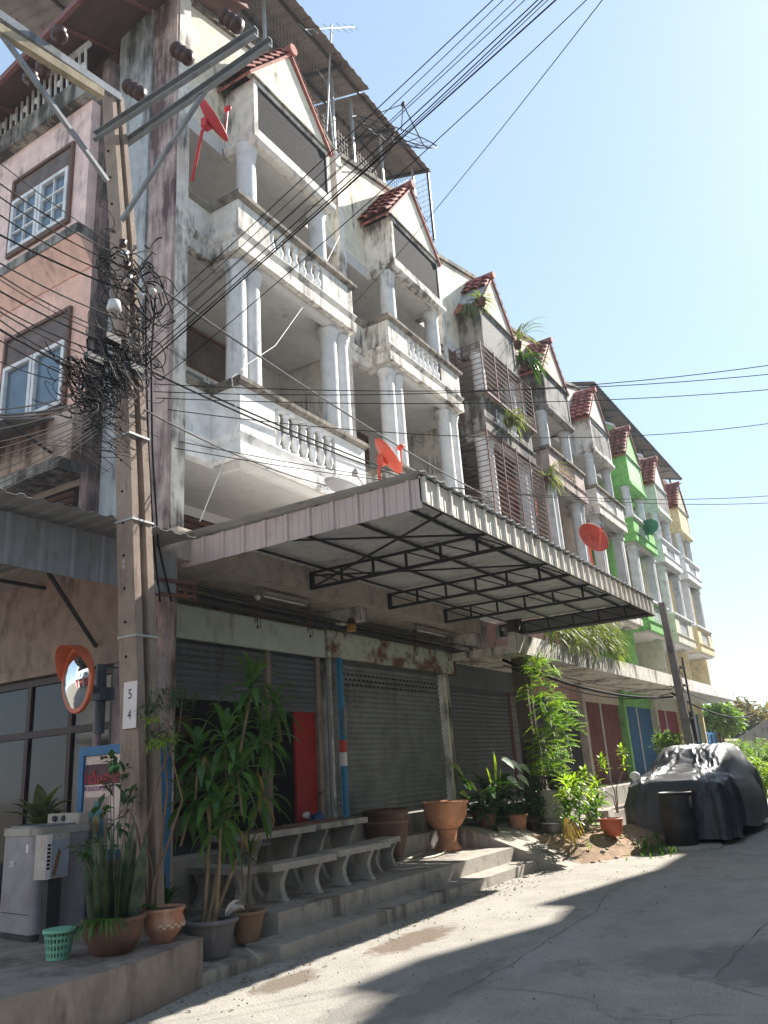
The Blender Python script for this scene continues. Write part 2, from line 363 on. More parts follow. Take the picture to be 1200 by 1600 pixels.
def balcony(root, x0, lo, hi, yb, zf, zp, zc, wallm, capm, balm, nb, b0, b1, floorm=None, style='baluster'):
    """zf slab underside, zp parapet foot, zc coping underside"""
    xl, xr = x0 + .12, x0 + W_ - .12; a, b = x0 + lo, x0 + hi; yr = 6.86
    path = [(xl, yr), (a, yr), (a, yb), (b, yb), (b, yr), (xr, yr)]
    m = MB(); sb = MB()
    sb.box(xl, xr, yr + .101, 8.3, zf + .03, zp - .05)
    sb.box(a + .101, b - .101, yb + .101, yr + .099, zf + .03, zp - .05)
    prof_run(m, path, [(-.1, zf), (.035, zf), (.035, zp - .14), (.0, zp - .12), (.03, zp - .06), (.05, zp - .02), (.05, zp), (.005, zp + .015), (-.1, zp + .015)])
    # recess and side parapets
    prof_run(m, path[:3], [(-.1, zp + .01), (0, zp + .01), (0, zc), (-.1, zc)])
    prof_run(m, path[3:], [(-.1, zp + .01), (0, zp + .01), (0, zc), (-.1, zc)])
    m.box(a - .002, x0 + b0, yb - .003, yb + .1, zp + .01, zc - .002); m.box(x0 + b1, b + .002, yb - .003, yb + .1, zp + .01, zc - .002)
    m.box(x0 + b0, x0 + b1, yb + .0, yb + .1, zc - .06, zc)
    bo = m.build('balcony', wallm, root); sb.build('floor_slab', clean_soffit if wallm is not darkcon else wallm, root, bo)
    c = MB(); prof_run(c, path, [(-.13, zc + .002), (.02, zc + .002), (.07, zc + .04), (.07, zc + .1), (.02, zc + .115), (-.13, zc + .115)])
    c.build('coping', capm, root, bo)
    hgt = zc - .06 - zp - .015; base = BASE[root.name]
    if style == 'baluster':
        me = baluster_mesh(balm)
        for i in range(nb):
            x = x0 + b0 + (b1 - b0) * (i + .5) / nb
            inst(me, 'baluster', bo, Vector((x, yb + .05, zp + .016)) - base, sc=(1, 1, hgt / .53))
    else:
        l = MB(); k = 6; dx = (b1 - b0) / k
        for i in range(k + 1):
            l.bar((x0 + b0 + dx * i, yb + .05, zp), (x0 + b0 + dx * i, yb + .05, zc - .05), .03, .04, up=(0, 1, 0))
        for i in range(k):
            xa, xb = x0 + b0 + dx * i, x0 + b0 + dx * (i + 1)
            l.bar((xa, yb + .05, zp), (xb, yb + .05, zc - .06), .02, .03, up=(0, 1, 0)); l.bar((xb, yb + .052, zp), (xa, yb + .052, zc - .06), .02, .03, up=(0, 1, 0))
        l.build('lattice_panel', balm, root, bo)
    # moulding under the slab
    u = MB(); prof_run(u, [(a + .1, yr), (a + .1, yb + .1), (b - .1, yb + .1), (b - .1, yr)], [(-.1, zf - .09), (-.02, zf - .09), (.04, zf - .03), (.04, zf + .02), (-.1, zf + .02)])
    u.build('soffit_moulding', clean_soffit, root, bo)
    return bo
col_m = mat('column_whitewash', (.72, .71, .69), .85, var=.12, grime=.35, gcol=(.22, .22, .22), streak=1.5, bump=.2)
def column(root, x, y, z0, z1, r=.14, m=None):
    h = z1 - z0; n = 16
    pr = [(r * 1.12, 0), (r * 1.12, .05), (r * 1.02, .07), (r, .12), (r * .96, h - .2), (r * .96, h - .16), (r * 1.08, h - .13), (r * 1.02, h - .1), (r * 1.2, h - .05), (r * 1.25, h)]
    return MB().lathe(pr, (x, y, z0), n).build('column', m or col_m, root)
def tiles(m, e, r, y0, y1, nC, nB):
    """barrel tiles on the plane from eave e=(x,z) to ridge r=(x,z), spanning y0..y1"""
    E_, Rr = Vector((e[0], 0, e[1])), Vector((r[0], 0, r[1])); T = (Rr - E_); L = T.length; T.normalize()
    N = Vector((-T.z, 0, T.x)); 
    if N.z < 0: N = -N
    cl = L / nC; bw = (y1 - y0) / nB; k = 6
    for i in range(nC):
        for j in range(nB):
            yc = y0 + bw * (j + .5); jit = R.uniform(-.012, .012); lift = .035 + R.uniform(0, .012)
            a = E_ + T * (cl * i - .03 + jit) + N * (lift + .02); b = E_ + T * (cl * (i + 1) + .03) + N * .012
            va = []; 
            for P, rr in ((a, .5), (b, .44)):
                for th in (0, 1):
                    rad = bw * rr - th * .014
                    for q in range(k + 1):
                        an = math.pi * q / k; va.append(P + Vector((0, yc + math.cos(an) * rad, 0)) + N * (math.sin(an) * rad * .72))
            n = k + 1; fs = []
            for q in range(k):
                fs += [(q, q + 1, 2 * n + q + 1, 2 * n + q), (n + q + 1, n + q, 3 * n + q, 3 * n + q + 1), (q + 1, q, n + q, n + q + 1)]
            m.add(va, fs, False)
def gable(root, x0, cx, hw, ze, zr, y0, y1, wallm, tilem, missing=False):
    g = MB(); 
    g.prism([(cx - hw, y0 + .05, ze), (cx + hw, y0 + .05, ze), (cx - .02, y0 + .05, zr - .1)], (0, .1, 0))
    g.build('gable_wall', wallm, root)
    t = MB(); ov = .06
    for sgn in (-1, 1):
        ex = cx + sgn * (hw + ov); ez = ze - .04
        t.prism([(ex, y0, ez), (cx, y0, zr - .02), (cx, y0, zr - .08), (ex, y0, ez - .06)], (0, y1 - y0, 0))
        if missing and sgn < 0:
            hx, hz = cx + sgn * (hw) * .42, zr - .42 * (zr - ze); tiles(t, (hx, hz), (cx, zr), y0, y1, 3, 5)
        else: tiles(t, (ex, ez), (cx, zr), y0, y1, 7, 5)
    t.tube([(cx, y0 - .05, zr + .02), (cx, y0 + .35, zr + .03), (cx, y0 + .34, zr + .02), (cx, y1, zr + .02)], [.1, .085, .1, .085], 10)
    return t.build('tiled_roof', tilem, root)
def window(root, parent, xyz, wdt, hgt, axis='x', panes=(2, 3), fm=None, transom=0, depth=.05, sign=-1):
    """window on a wall. axis x: lies in a Y-plane facing -Y; axis y: lies in an X-plane facing -X"""
    x, y, z = xyz; fm = fm or frame_white
    def bx(m, u0, u1, v0, v1, d0, d1):
        if axis == 'x': m.box(x + u0, x + u1, y - d1, y - d0, z + v0, z + v1)
        else: m.box(x - d1, x - d0, y + u0, y + u1, z + v0, z + v1)
    b = MB(); t = .05
    bx(b, 0, wdt, 0, t, 0, depth); bx(b, 0, wdt, hgt - t, hgt, 0, depth); bx(b, 0, t, t, hgt - t, 0, depth); bx(b, wdt - t, wdt, t, hgt - t, 0, depth)
    hb = hgt - transom
    if transom: bx(b, t, wdt - t, hb, hb + t, 0, depth)
    o = b.build('window', frame_brown, root, parent)
    n = panes[0]; s = MB(); pw = (wdt - 2 * t) / n
    for i in range(n):
        u = t + pw * i
        bx(s, u + .01, u + pw - .01, t + .01, t + .07, .005, depth + .015); bx(s, u + .01, u + pw - .01, hb - .07, hb - .01, .005, depth + .015)
        bx(s, u + .01, u + .07, t + .07, hb - .07, .005, depth + .015); bx(s, u + pw - .07, u + pw - .01, t + .07, hb - .07, .005, depth + .015)
        if panes[1] > 1:
            bx(s, u + pw / 2 - .012, u + pw / 2 + .012, t + .07, hb - .07, .012, depth)
            for k in range(1, panes[1]):
                v = t + .07 + (hb - t - .14) * k / panes[1]; bx(s, u + .07, u + pw / 2 - .012, v - .012, v + .012, .012, depth); bx(s, u + pw / 2 + .012, u + pw - .07, v - .012, v + .012, .012, depth)
    s.build('casement', fm, root, o)
    p = MB(); bx(p, t, wdt - t, t, hb, .001, .012); p.build('pane', glass, root, o)
    if transom: p = MB(); bx(p, t, wdt - t, hb + t, hgt - t, .001, .012); p.build('pane', curtain, root, o)
    return o
def roller(x0, x1, y, z0, z1, pitch=.085):
    m = MB(); n = int((z1 - z0) / pitch); prof = []
    for i in range(n):
        z = z0 + pitch * i; prof += [(y, z), (y - .022, z + pitch * .25), (y - .024, z + pitch * .6), (y, z + pitch * .85)]
    prof.append((y, z0 + pitch * n))
    vs = []; 
    for yy, z in prof: vs += [(x0, yy, z), (x1, yy, z)]
    m.add(vs, [(2 * i, 2 * i + 1, 2 * i + 3, 2 * i + 2) for i in range(len(prof) - 1)])
    m.box(x0, x1, y - .04, y + .01, z0 - .06, z0); m.box(x0, x1, y + .012, y + .03, z0, z1); return m
def folding_gate(x0, x1, y, z0, z1):
    m = MB(); n = int((x1 - x0) / .095)
    for i in range(n + 1):
        x = x0 + (x1 - x0) * i / n; m.box(x - .012, x + .012, y - .012, y + .02, z0, z1)
    k = int((z1 - z0) / .3); dx = (x1 - x0) / (n / 2)
    for j in range(k):
        za = z0 + (z1 - z0) * j / k; zb = z0 + (z1 - z0) * (j + 1) / k
        for i in range(n // 2):
            xa = x0 + dx * i
            m.bar((xa, y + .03, za), (xa + dx, y + .03, zb), .012, .03, up=(0, 1, 0)); m.bar((xa + dx, y + .036, za), (xa, y + .036, zb), .012, .03, up=(0, 1, 0))
    return m
unit_spec = [
 dict(lab='corner shophouse with whitewashed balconies, black pebbled attic box and faded pink side wall', wall=white, dirty=white_dirty, attic=white_dirty, panel=pebble, gw=cream),
 dict(lab='whitewashed shophouse second from the corner, red tiled gable over black pebbled attic box', wall=white, dirty=white_dirty, attic=white_dirty, panel=pebble, gw=cream),
 dict(lab='mould blackened shophouse with rusty barred balconies and plants on its broken gable', wall=mat('mouldy_grey_paint', (.42, .40, .37), .92, grime=.85, bump=.35), dirty=darkcon, attic=darkcon, panel=pebble_grey, gw=cream),
 dict(lab='faded pink shophouse with pink balusters between the barred house and the pale cream house', wall=mat('faded_pink_paint', (.62, .40, .36), .9, grime=.35, bump=.2), dirty=mat('stained_pink_paint', (.5, .4, .36), .9, grime=.7), attic=darkcon, panel=pebble_grey, gw=mat('pinkish_cream', (.68, .52, .42), .9, grime=.2)),
 dict(lab='pale cream shophouse with grey stained attic box directly left of the green house', wall=mat('pale_cream_paint', (.66, .58, .50), .9, grime=.3, bump=.2), dirty=white_dirty, attic=white_dirty, panel=pebble_grey, gw=mat('pale_pink_cream', (.68, .60, .54), .9, grime=.2)),
 dict(lab='bright green shophouse with white balcony fronts', wall=mat('bright_green_paint', (.24, .56, .17), .8, grime=.3, bump=.15), dirty=mat('clean_white_paint', (.74, .75, .76), .8, grime=.15), attic=mat('bright_green_paint', ()), panel=mat('light_green_panel', (.42, .66, .36), .8, grime=.1, var=.3, scale=20), gw=mat('bright_green_paint', ())),
 dict(lab='off white shophouse between the bright green house and the yellow end house', wall=mat('warm_white_paint', (.66, .64, .54), .85, grime=.15), dirty=mat('clean_white_paint', ()), attic=mat('greenish_white_paint', (.64, .69, .60), .85, grime=.12), panel=pebble_grey, gw=mat('greenish_white_paint', ())),
 dict(lab='pale yellow shophouse at the far end of the row', wall=mat('pale_yellow_paint', (.76, .64, .40), .85, grime=.12), dirty=mat('clean_white_paint', ()), attic=mat('pale_yellow_paint', ()), panel=mat('pale_yellow_panel', (.70, .60, .36), .85), gw=mat('pale_yellow_paint', ())),
]
CR = 8.3  # back wall of the loggias
for k, s in enumerate(unit_spec):
    x0 = UX(k); x1 = x0 + W_; root = thing('shophouse', s['lab'], 'shophouse', (x0 + 2, 7.6, 0), 'shophouses in the terrace')
    wm, dm = s['wall'], s['dirty']
    w1 = MB()
    if k == 0: w1.box(x0 - .09, x0 + .13, 6.8, 16, 4.2, 13.0)
    else: w1.box(x0 - .09, x0 + .09, 6.8, 11, 3.9, 13.0)
    if k == 7: w1.box(x1 - .09, x1 + .09, 6.8, 11, 3.9, 13.0)
    ws = MB()
    ws.box(x0 + .092, x1 - .092, CR, CR + .2, 3.9, 13.0)      # loggia back wall
    wo_ = w1.build('party_wall', white_dirty if k < 3 else wm, root)
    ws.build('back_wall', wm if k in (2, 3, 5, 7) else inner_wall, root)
    # front parapet wall, low gabled top
    f = MB(); f.prism([(x0 + .092, 6.9, 10.72), (x1 - .092, 6.9, 10.72), (x1 - .092, 6.9, 13.05), (x0 + 2.35, 6.9, 13.62), (x0 + .092, 6.9, 13.05)], (0, .12, 0))
    f.build('upper_wall', s['gw'], root)
    c = MB(); c.prism([(x0 + .02, 6.84, 13.03), (x0 + 2.35, 6.84, 13.62), (x1 - .02, 6.84, 13.03), (x1 - .02, 6.84, 13.13), (x0 + 2.35, 6.84, 13.73), (x0 + .02, 6.84, 13.13)], (0, .3, 0))
    c.build('parapet_coping', cap_grey if k < 5 else dm, root)
    # balconies A (lower) and B (upper)
    sty = 'baluster' if k < 4 else 'lattice'
    capm = cap_grey if k < 5 else dm
    balm = mat('pinkish_baluster', (.62, .44, .38), .85, grime=.3) if k == 3 else (white if k < 5 else mat('clean_white_paint', ()))
    fw = white if k == 0 else (dm if k in (1, 2, 4) else wm)
    balcony(root, x0, .66, 3.60, 6.36, 5.55, 5.88, 6.55, fw, capm, balm, 7, 1.36, 2.78, style=sty)
    balcony(root, x0, .62, 3.46, 6.33, 8.62, 8.94, 9.45, dm if k != 5 else wm, capm, balm, 7, 1.30, 2.62, style=sty)
    # attic box C
    b = MB(); ca, cb, yc = x0 + .94, x0 + 2.92, 6.28
    fs_ = MB().box(x0 + .095, x1 - .095, 6.885, CR, 10.70, 10.95)
    b.box(ca + .004, cb - .004, yc + .03, 6.895, 10.83, 11.90)
    fs_.box(ca + .121, cb - .121, yc + .121, 6.884, 10.705, 10.82)
    prof_run(b, [(ca, 6.9), (ca, yc), (cb, yc), (cb, 6.9)], [(-.12, 10.67), (.0, 10.67), (.05, 10.74), (.05, 10.82), (.0, 10.85), (.0, 10.97), (-.029, 10.97)])
    b.box(ca, ca + .09, yc, yc + .03, 10.97, 11.9); b.box(cb - .09, cb, yc, yc + .03, 10.97, 11.9); b.box(ca + .09, cb - .09, yc, yc + .03, 11.83, 11.9)
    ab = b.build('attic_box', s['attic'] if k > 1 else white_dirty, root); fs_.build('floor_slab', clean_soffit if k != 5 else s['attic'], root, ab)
    MB().box(ca + .092, cb - .092, yc + .018, yc + .029, 10.972, 11.828).build('pebble_panel', s['panel'], root, ab)
    gable(root, x0, x0 + 1.86, 1.0, 11.93, 13.2, 6.22, 7.4, s['gw'], tile, missing=(k == 2))
    MB().box(ca - .03, cb + .03, 6.24, 6.3, 11.90, 11.935).build('ledge', capm, root, ab)
    # columns
    cm = None if k < 5 else mat('clean_white_paint', ())
    if k < 4:
        for dx in (.82, 1.12, 3.02, 3.34): column(root, x0 + dx, 6.56, 6.662, 8.54, .145, cm)
    else:
        for dx in (.95, 3.2):
            MB().box(x0 + dx - .16, x0 + dx + .16, 6.44, 6.72, 6.663, 8.535).box(x0 + dx - .2, x0 + dx + .2, 6.40, 6.76, 8.36, 8.44).box(x0 + dx - .05, x0 + dx + .05, 6.425, 6.44, 6.8, 8.3).build('column', cm or col_m, root)
    for dx in (1.02, 2.78): column(root, x0 + dx, 6.52, 9.562, 10.70, .15, cm)
    # windows in the loggias
    if k == 0:
        window(root, None, (x0 + 1.3, CR - .001, 6.6), 2.0, 2.0, 'x', (3, 1), transom=.75)
        window(root, None, (x0 + .5, CR - .001, 9.5), 1.6, 1.1, 'x', (2, 1), transom=.4)
    else:
        window(root, None, (x0 + 1.2, CR - .001, 6.3), 1.6, 2.1, 'x', (2, 1), fm=frame_brown if k % 2 else frame_white, transom=.5)
        window(root, None, (x0 + 1.2, CR - .001, 9.4), 1.4, 1.0, 'x', (2, 1), fm=frame_brown, transom=.3)
    if k == 1:
        for xx in (atY(642, 690, 8.2).x - .2, atY(680, 700, 8.2).x - .35): MB().box(xx, xx + .7, 8.2, 8.24, 5.9, 8.2).build('blue_door', mat('sky_blue_door', (.03, .24, .52), .5, grime=.15), root)
    if k == 0:
        t = MB()
        for a_, b_ in (((3.0, 7.9, 5.9), (3.0, 7.9, 7.6)), ((3.0, 7.9, 7.6), (3.45, 7.9, 7.35)), ((3.45, 7.9, 5.9), (3.45, 7.9, 7.35)), ((3.0, 7.9, 6.9), (3.45, 7.9, 6.75))): t.bar((x0 + a_[0], a_[1], a_[2]), (x0 + b_[0], b_[1], b_[2]), .02)
        t.build('drying_frame', frame_white, root); MB().box(x0 + 3.02, x0 + 3.43, 7.905, 7.915, 6.9, 7.3).build('teal_net', mat('teal_net', (.05, .35, .30), .8), root)
    # louvred vent window of the mezzanine
    lv = MB(); 
    for i in range(9): lv.bar((x0 + .3, CR - .05, 4.55 + i * .1), (x0 + 2.3, CR - .05, 4.55 + i * .1), .02, .07, up=(0, -1, .6))
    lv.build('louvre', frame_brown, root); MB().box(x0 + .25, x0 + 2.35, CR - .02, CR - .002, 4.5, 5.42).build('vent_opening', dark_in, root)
    # ground floor
    y = 7.62
    gl = MB(); gl.box(x0 - (.12 if k in (0, 3, 4, 5, 6, 7) else .06), x0 + (.1 if k != 1 else .06), (7.4 if k > 2 else 7.52) if k else 6.86, 8.2, .0 if k else .3, 4.2 if k < 2 else 3.64)
    if k == 7: MB().box(x1 - .1, x1 + .1, 7.4, 8.2, 0, 3.64).build('pier', wm, root)
    gl.build('pier', wm if k > 1 else (pinkside if k == 0 else white_dirty), root)
    # slab over the shops
    sl = MB()
    if k < 2:
        sl.box(x0 - (.1 if k == 0 else 0), x1, 6.66, CR, 4.12, 4.5)
        sl.build('canopy_slab', soffit, root)
    else:
        sl.box(x0, x1, 6.0, CR, 3.66, 3.8); sl.box(x0, x1, 6.0, 6.12, 3.8, 4.05)
        if k < 7: sl.build('canopy_slab', white_dirty if k < 6 else dm, root)
        else: sl.box(x1, x1 + .7, 6.0, CR, 3.66, 3.8); sl.build('canopy_slab', dm, root)
        MB().box(x0 + .1, x1 - .1, y - .08, y + .1, 3.2, 3.66).build('lintel_board', {2: shutter_d}.get(k, wm), root)
    if k == 1:
        MB().box(x0, x1, 7.66, 7.9, 3.40, 4.12).build('lintel_board', soffit, root)
    if k == 0:
        MB().box(x0 + .12, x0 + 3.75, 7.40, 7.46, 3.38, 3.80).build('sign_board', sign_green, root)
        MB().box(x0, x1, 7.66, 7.9, 3.40, 4.12).build('lintel_board', soffit, root)
        sh = roller(x0 + .15, x0 + 2.52, y, 2.72, 3.45).build('roller_shutter', shutter_d, root)
        roller(x0 + 2.68, x0 + 3.72, y, 2.62, 3.45).build('roller_shutter', shutter_d, root)
        MB().box(x0 + 2.52, x0 + 2.62, y - .06, y + .05, .8, 3.4).build('door_post', mat('rusty_post', (.28, .22, .18), .8, rust=.4), root)
        MB().box(x0 + 3.72, x0 + 3.82, y - .06, y + .05, .8, 3.4).build('door_post', mat('rusty_post', ()), root)
        MB().box(x0 + 3.22, x0 + 3.72, y + .0, y + .04, .82, 2.6).build('red_door', mat('red_door_paint', (.33, .012, .012), .6), root)
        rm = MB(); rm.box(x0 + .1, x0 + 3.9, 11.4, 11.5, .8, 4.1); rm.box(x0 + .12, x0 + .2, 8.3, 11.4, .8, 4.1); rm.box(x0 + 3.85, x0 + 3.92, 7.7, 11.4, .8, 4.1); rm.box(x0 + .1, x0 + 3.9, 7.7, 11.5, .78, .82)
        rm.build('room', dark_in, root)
        dim = mat('dim_shelf_wood', (.10, .055, .035), .8); sh_ = MB()
        for zz in (.85, 1.35, 1.85, 2.35): sh_.box(x0 + 1.3, x0 + 3.1, 9.6, 9.95, zz, zz + .04)
        for xx in (x0 + 1.3, x0 + 2.2, x0 + 3.06): sh_.box(xx, xx + .04, 9.6, 9.95, .82, 2.7)
        sh_.build('shelf_rack', dim, root)
        for i in range(16): 
            xx = x0 + 1.4 + (i % 6) * .28; zz = (.89, 1.39, 1.89)[i // 6]; MB().box(xx, xx + R.uniform(.12, .2), 9.63, 9.85, zz, zz + R.uniform(.15, .35)).build('shelf_goods', mat(('green_goods', 'red_goods', 'cream_goods')[i % 3], ((.05, .12, .06), (.22, .04, .03), (.3, .26, .2))[i % 3], .7), root)
    if k == 1:
        MB().box(x0 - .2, x0 + 4.1, 7.38, 7.45, 3.40, 3.82).build('sign_board', sign_rust, root)
        MB().box(x0 + 4.1, x0 + 4.18, 7.36, 7.62, 3.38, 3.9).build('sign_end', steel_rust, root)
        so_ = roller(x0 + .15, x0 + 3.80, y, 1.0, 3.42); so_.build('roller_shutter', shutter_m, root)
        sl_ = MB()
        for r_ in range(3):
            for i in range(26):
                xx = x0 + .35 + i * .13 + (r_ % 2) * .06; sl_.box(xx, xx + .05, y - .03, y - .0235, 3.02 + r_ * .085, 3.05 + r_ * .085)
        sl_.build('vent_slots', dark_in, root)
        MB().box(x0 + 3.84, x0 + 3.95, y - .12, y + .05, .9, 3.4).build('door_post', white_dirty, root)
    if k == 2:
        roller(x0 + .12, x0 + 3.1, y, 1.0, 3.2).build('roller_shutter', shutter_d, root)
        MB().box(x0 + 3.14, x0 + 3.2, y - .06, y + .04, .9, 3.4).build('door_post', steel_rust, root)
        roller(x0 + 3.2, x0 + 3.9, y + .03, .9, 3.2, .12).build('side_panel', galv_shade, root)
    if k > 2:
        gm = {3: mat('charcoal_gate', (.11, .11, .125), .5), 4: mat('brown_red_gate', (.34, .13, .11), .6, grime=.2), 5: mat('blue_gate', (.05, .22, .46), .5), 6: mat('maroon_gate', (.42, .07, .10), .55), 7: mat('teal_blue_gate', (.05, .30, .46), .5)}[k]
        folding_gate(x0 + .12, x0 + 1.96, y, .9, 3.2).build('folding_gate', gm, root)
        folding_gate(x0 + 2.04, x0 + 3.88, y, .9, 3.2).build('folding_gate', gm, root)
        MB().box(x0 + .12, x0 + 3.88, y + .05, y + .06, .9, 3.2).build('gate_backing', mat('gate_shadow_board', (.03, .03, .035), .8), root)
        MB().box(x0 + 1.965, x0 + 2.035, y - .04, y + .03, .9, 3.2).build('door_post', frame_white, root)
    # barred cages of the mouldy house
    if k == 2:
        for (za, zb, yy, xa, xb) in ((6.67, 8.6, 6.28, x0 + .5, x0 + 3.75), (9.57, 10.75, 6.22, x0 + .55, x0 + 3.55)):
            gr = MB(); n = int((zb - za) / .12)
            for i in range(n + 1):
                z = za + (zb - za) * i / n; gr.bar((xa, yy, z), (xb, yy, z), .013); gr.bar((xa, yy, z), (xa, 6.84, z), .013)
            for i in range(5):
                x = xa + (xb - xa) * i / 4; gr.bar((x, yy - .004, za - .1), (x, yy - .004, zb + .05), .03, .025)
            gr.bar((xa, yy, za - .05), (xb, yy, za - .05), .05)
            gr.build('security_grille', steel_rust, root)
        gr = MB()
        for i in range(12): gr.bar((x0 - .35, 6.83, 8.8 + i * .16), (x0 + .5, 6.83, 8.8 + i * .16), .02, .03)
        for xx in (x0 - .35, x0 + .5): gr.bar((xx, 6.83, 8.7), (xx, 6.83, 10.7), .04)
        gr.build('security_grille', steel_rust, root)
        MB().prism([(x0 + .92, 6.9, 11.93), (x0 + 1.5, 6.9, 12.7), (x0 + 1.5, 6.26, 12.72), (x0 + .9, 6.26, 11.95)], (-.03, 0, .04)).build('patch_sheet', mat('bluish_patch_sheet', (.3, .36, .42), .6), root)
    if k == 0:
        # side elevation of the corner house
        yS = 6.8
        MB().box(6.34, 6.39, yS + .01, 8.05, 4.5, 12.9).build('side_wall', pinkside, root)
        MB().box(6.30, 6.339, 7.3, 8.0, 4.5, 12.9).build('render_strip', bluegrey, root)
        MB().box(6.10, 6.30, 7.98, 8.12, 4.4, 12.2).build('side_pilaster', mat('dark_pilaster', (.26, .18, .17), .9, grime=1.2, streak=1), root)
        t = MB(); t.box(5.95, 6.38, 8.13, 16, 9.1, 11.35); to = t.build('bay_wall', rosewall, root)
        window(root, to, (5.949, 8.45, 9.32), 1.45, 1.42, 'y', (2, 3), transom=.42)
        l = MB(); l.box(5.82, 6.38, 8.12, 16, 8.95, 9.1); l.box(5.80, 6.38, 8.12, 16, 11.35, 11.72); l.box(5.78, 6.38, 8.12, 16, 5.45, 5.6)
        l.build('floor_ledge', darkcon, root)
        l = MB(); l.prism([(6.1, 8.12, 8.55), (5.84, 8.12, 8.95), (6.38, 8.12, 8.95), (6.38, 8.12, 8.55)], (0, 8, 0)); l.build('ledge_bracket', peach, root)
        MB().box(6.12, 6.38, 8.12, 16, 6.35, 8.55).build('lower_side_wall', peach, root)
        window(root, None, (6.119, 8.5, 6.5), 1.5, 1.55, 'y', (2, 1), transom=.5)
        window(root, None, (6.119, 10.4, 6.5), 1.5, 1.55, 'y', (2, 1), transom=.5)
        MB().box(5.95, 6.38, 8.12, 16, 5.6, 6.35).build('side_parapet', mat('rust_stained_plaster', (.55, .42, .35), .9, grime=.9, gcol=(.10, .055, .035), streak=1.2), root)
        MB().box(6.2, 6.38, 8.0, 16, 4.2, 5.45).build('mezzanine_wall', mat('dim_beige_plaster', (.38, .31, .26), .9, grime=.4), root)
        lv = MB()
        for i in range(7): lv.bar((6.17, 8.3, 4.72 + i * .09), (6.17, 9.9, 4.72 + i * .09), .02, .06, up=(-1, 0, .6))
        lv.build('louvre', frame_brown, root); MB().box(6.185, 6.198, 8.25, 9.95, 4.65, 5.35).build('vent_opening', dark_in, root)
        # little sheet awning and a condenser under the lower windows
        aw_ = MB().prism([(5.95, 8.5, 6.28), (5.25, 8.5, 6.02), (5.25, 8.5, 6.04), (5.95, 8.5, 6.30)], (0, 1.7, 0)); aw_.build('window_awning', galv_shade, root)
        MB().bar((5.95, 8.52, 5.8), (5.28, 8.52, 6.02), .03).build('awning_bracket', steel_dark, root); MB().bar((5.95, 10.15, 5.8), (5.28, 10.15, 6.02), .03).build('awning_bracket', steel_dark, root)
        # balustrade on top ledge
        tb = MB()
        for i in range(26):
            yy = 8.2 + i * .14; tb.bar((5.86, yy, 11.72), (5.86, yy + .05, 12.35), .03)
            if i % 2 == 0: tb.lathe([(.05, -.02), (.065, 0), (.05, .02)], (5.86, yy + .07, 12.0), 8, axis=(1, 0, 0))
        tb.bar((5.86, 8.15, 12.37), (5.86, 12, 12.37), .06); tb.build('terrace_railing', frame_white, root)
        MB().box(6.35, 6.39, 8.12, 16, 11.72, 13.6).build('attic_side_wall', mat('maroon_boards', (.14, .06, .06), .85, var=.3, grime=.3), root)
        # ground floor side: opening with glazing and beam
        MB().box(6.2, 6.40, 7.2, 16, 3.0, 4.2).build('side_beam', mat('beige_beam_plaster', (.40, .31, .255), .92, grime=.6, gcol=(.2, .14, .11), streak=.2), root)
        MB().box(5.7, 6.40, 6.8, 16, 4.2, 4.45).build('side_slab', soffit, root)
        MB().box(6.24, 6.42, 6.85, 7.5, .3, 3.0).build('side_pier', mat('mauve_plaster', (.45, .36, .36), .9, grime=.4), root)
        fr = MB()
        for yy in (7.52, 8.25, 9.05, 9.9, 10.8, 12): fr.box(6.28, 6.34, yy, yy + .07, .38, 2.98)
        fr.box(6.27, 6.35, 7.52, 12, 2.28, 2.36); fr.box(6.27, 6.35, 7.52, 12, 2.9, 2.98)
        fo = fr.build('shop_window', mat('dark_frame', (.05, .03, .03), .5), root)
        MB().box(6.31, 6.318, 7.52, 12, .38, 2.95).build('pane', mat('dark_shop_glass', (.012, .010, .014), .06, bump=0, spec=.45), root, fo)
# ================================================================== text helper
FD = bpy.utils.system_resource('DATAFILES', path='fonts') or ''
def text(body, size, loc, face, m, root, parent, name='lettering', shx=1., rot=0., font=None):
    cu = bpy.data.curves.new(name, 'FONT'); cu.body = body; cu.size = size; cu.align_x = 'CENTER'; cu.align_y = 'CENTER'; cu.extrude = .0008
    o = bpy.data.objects.new(name, cu); col.objects.link(o)
    dg = bpy.context.evaluated_depsgraph_get(); dg.update()
    me = bpy.data.meshes.new_from_object(o.evaluated_get(dg)); bpy.data.objects.remove(o)
    me.materials.clear(); me.materials.append(m)
    ax = {'-X': (Vector((0, -1, 0)), Vector((0, 0, 1))), '-Y': (Vector((1, 0, 0)), Vector((0, 0, 1)))}[face]
    X, Y = ax
    if rot: X, Y = X * math.cos(rot) + Y * math.sin(rot), Y * math.cos(rot) - X * math.sin(rot)
    N = X.cross(Y); off = Vector(loc) - BASE[root.name]
    for v in me.vertices: v.co = off + X * v.co.x * shx + Y * v.co.y + N * v.co.z
    o = bpy.data.objects.new(name, me); col.objects.link(o); o.parent = parent or root; return o
ink = mat('black_ink', (.01, .01, .012), .6, bump=0); inkred = mat('red_ink', (.55, .03, .04), .6, bump=0)
paper = mat('white_paper', (.72, .68, .68), .8, bump=0, var=.05, grime=.1); skyblue = mat('blue_enamel', (.03, .16, .36), .45, grime=.12, bump=.05)

def cat(p, q, sag, n=18):
    p, q = Vector(p), Vector(q); return [p.lerp(q, i / n) + Vector((0, 0, -4 * sag * (i / n) * (1 - i / n))) for i in range(n + 1)]

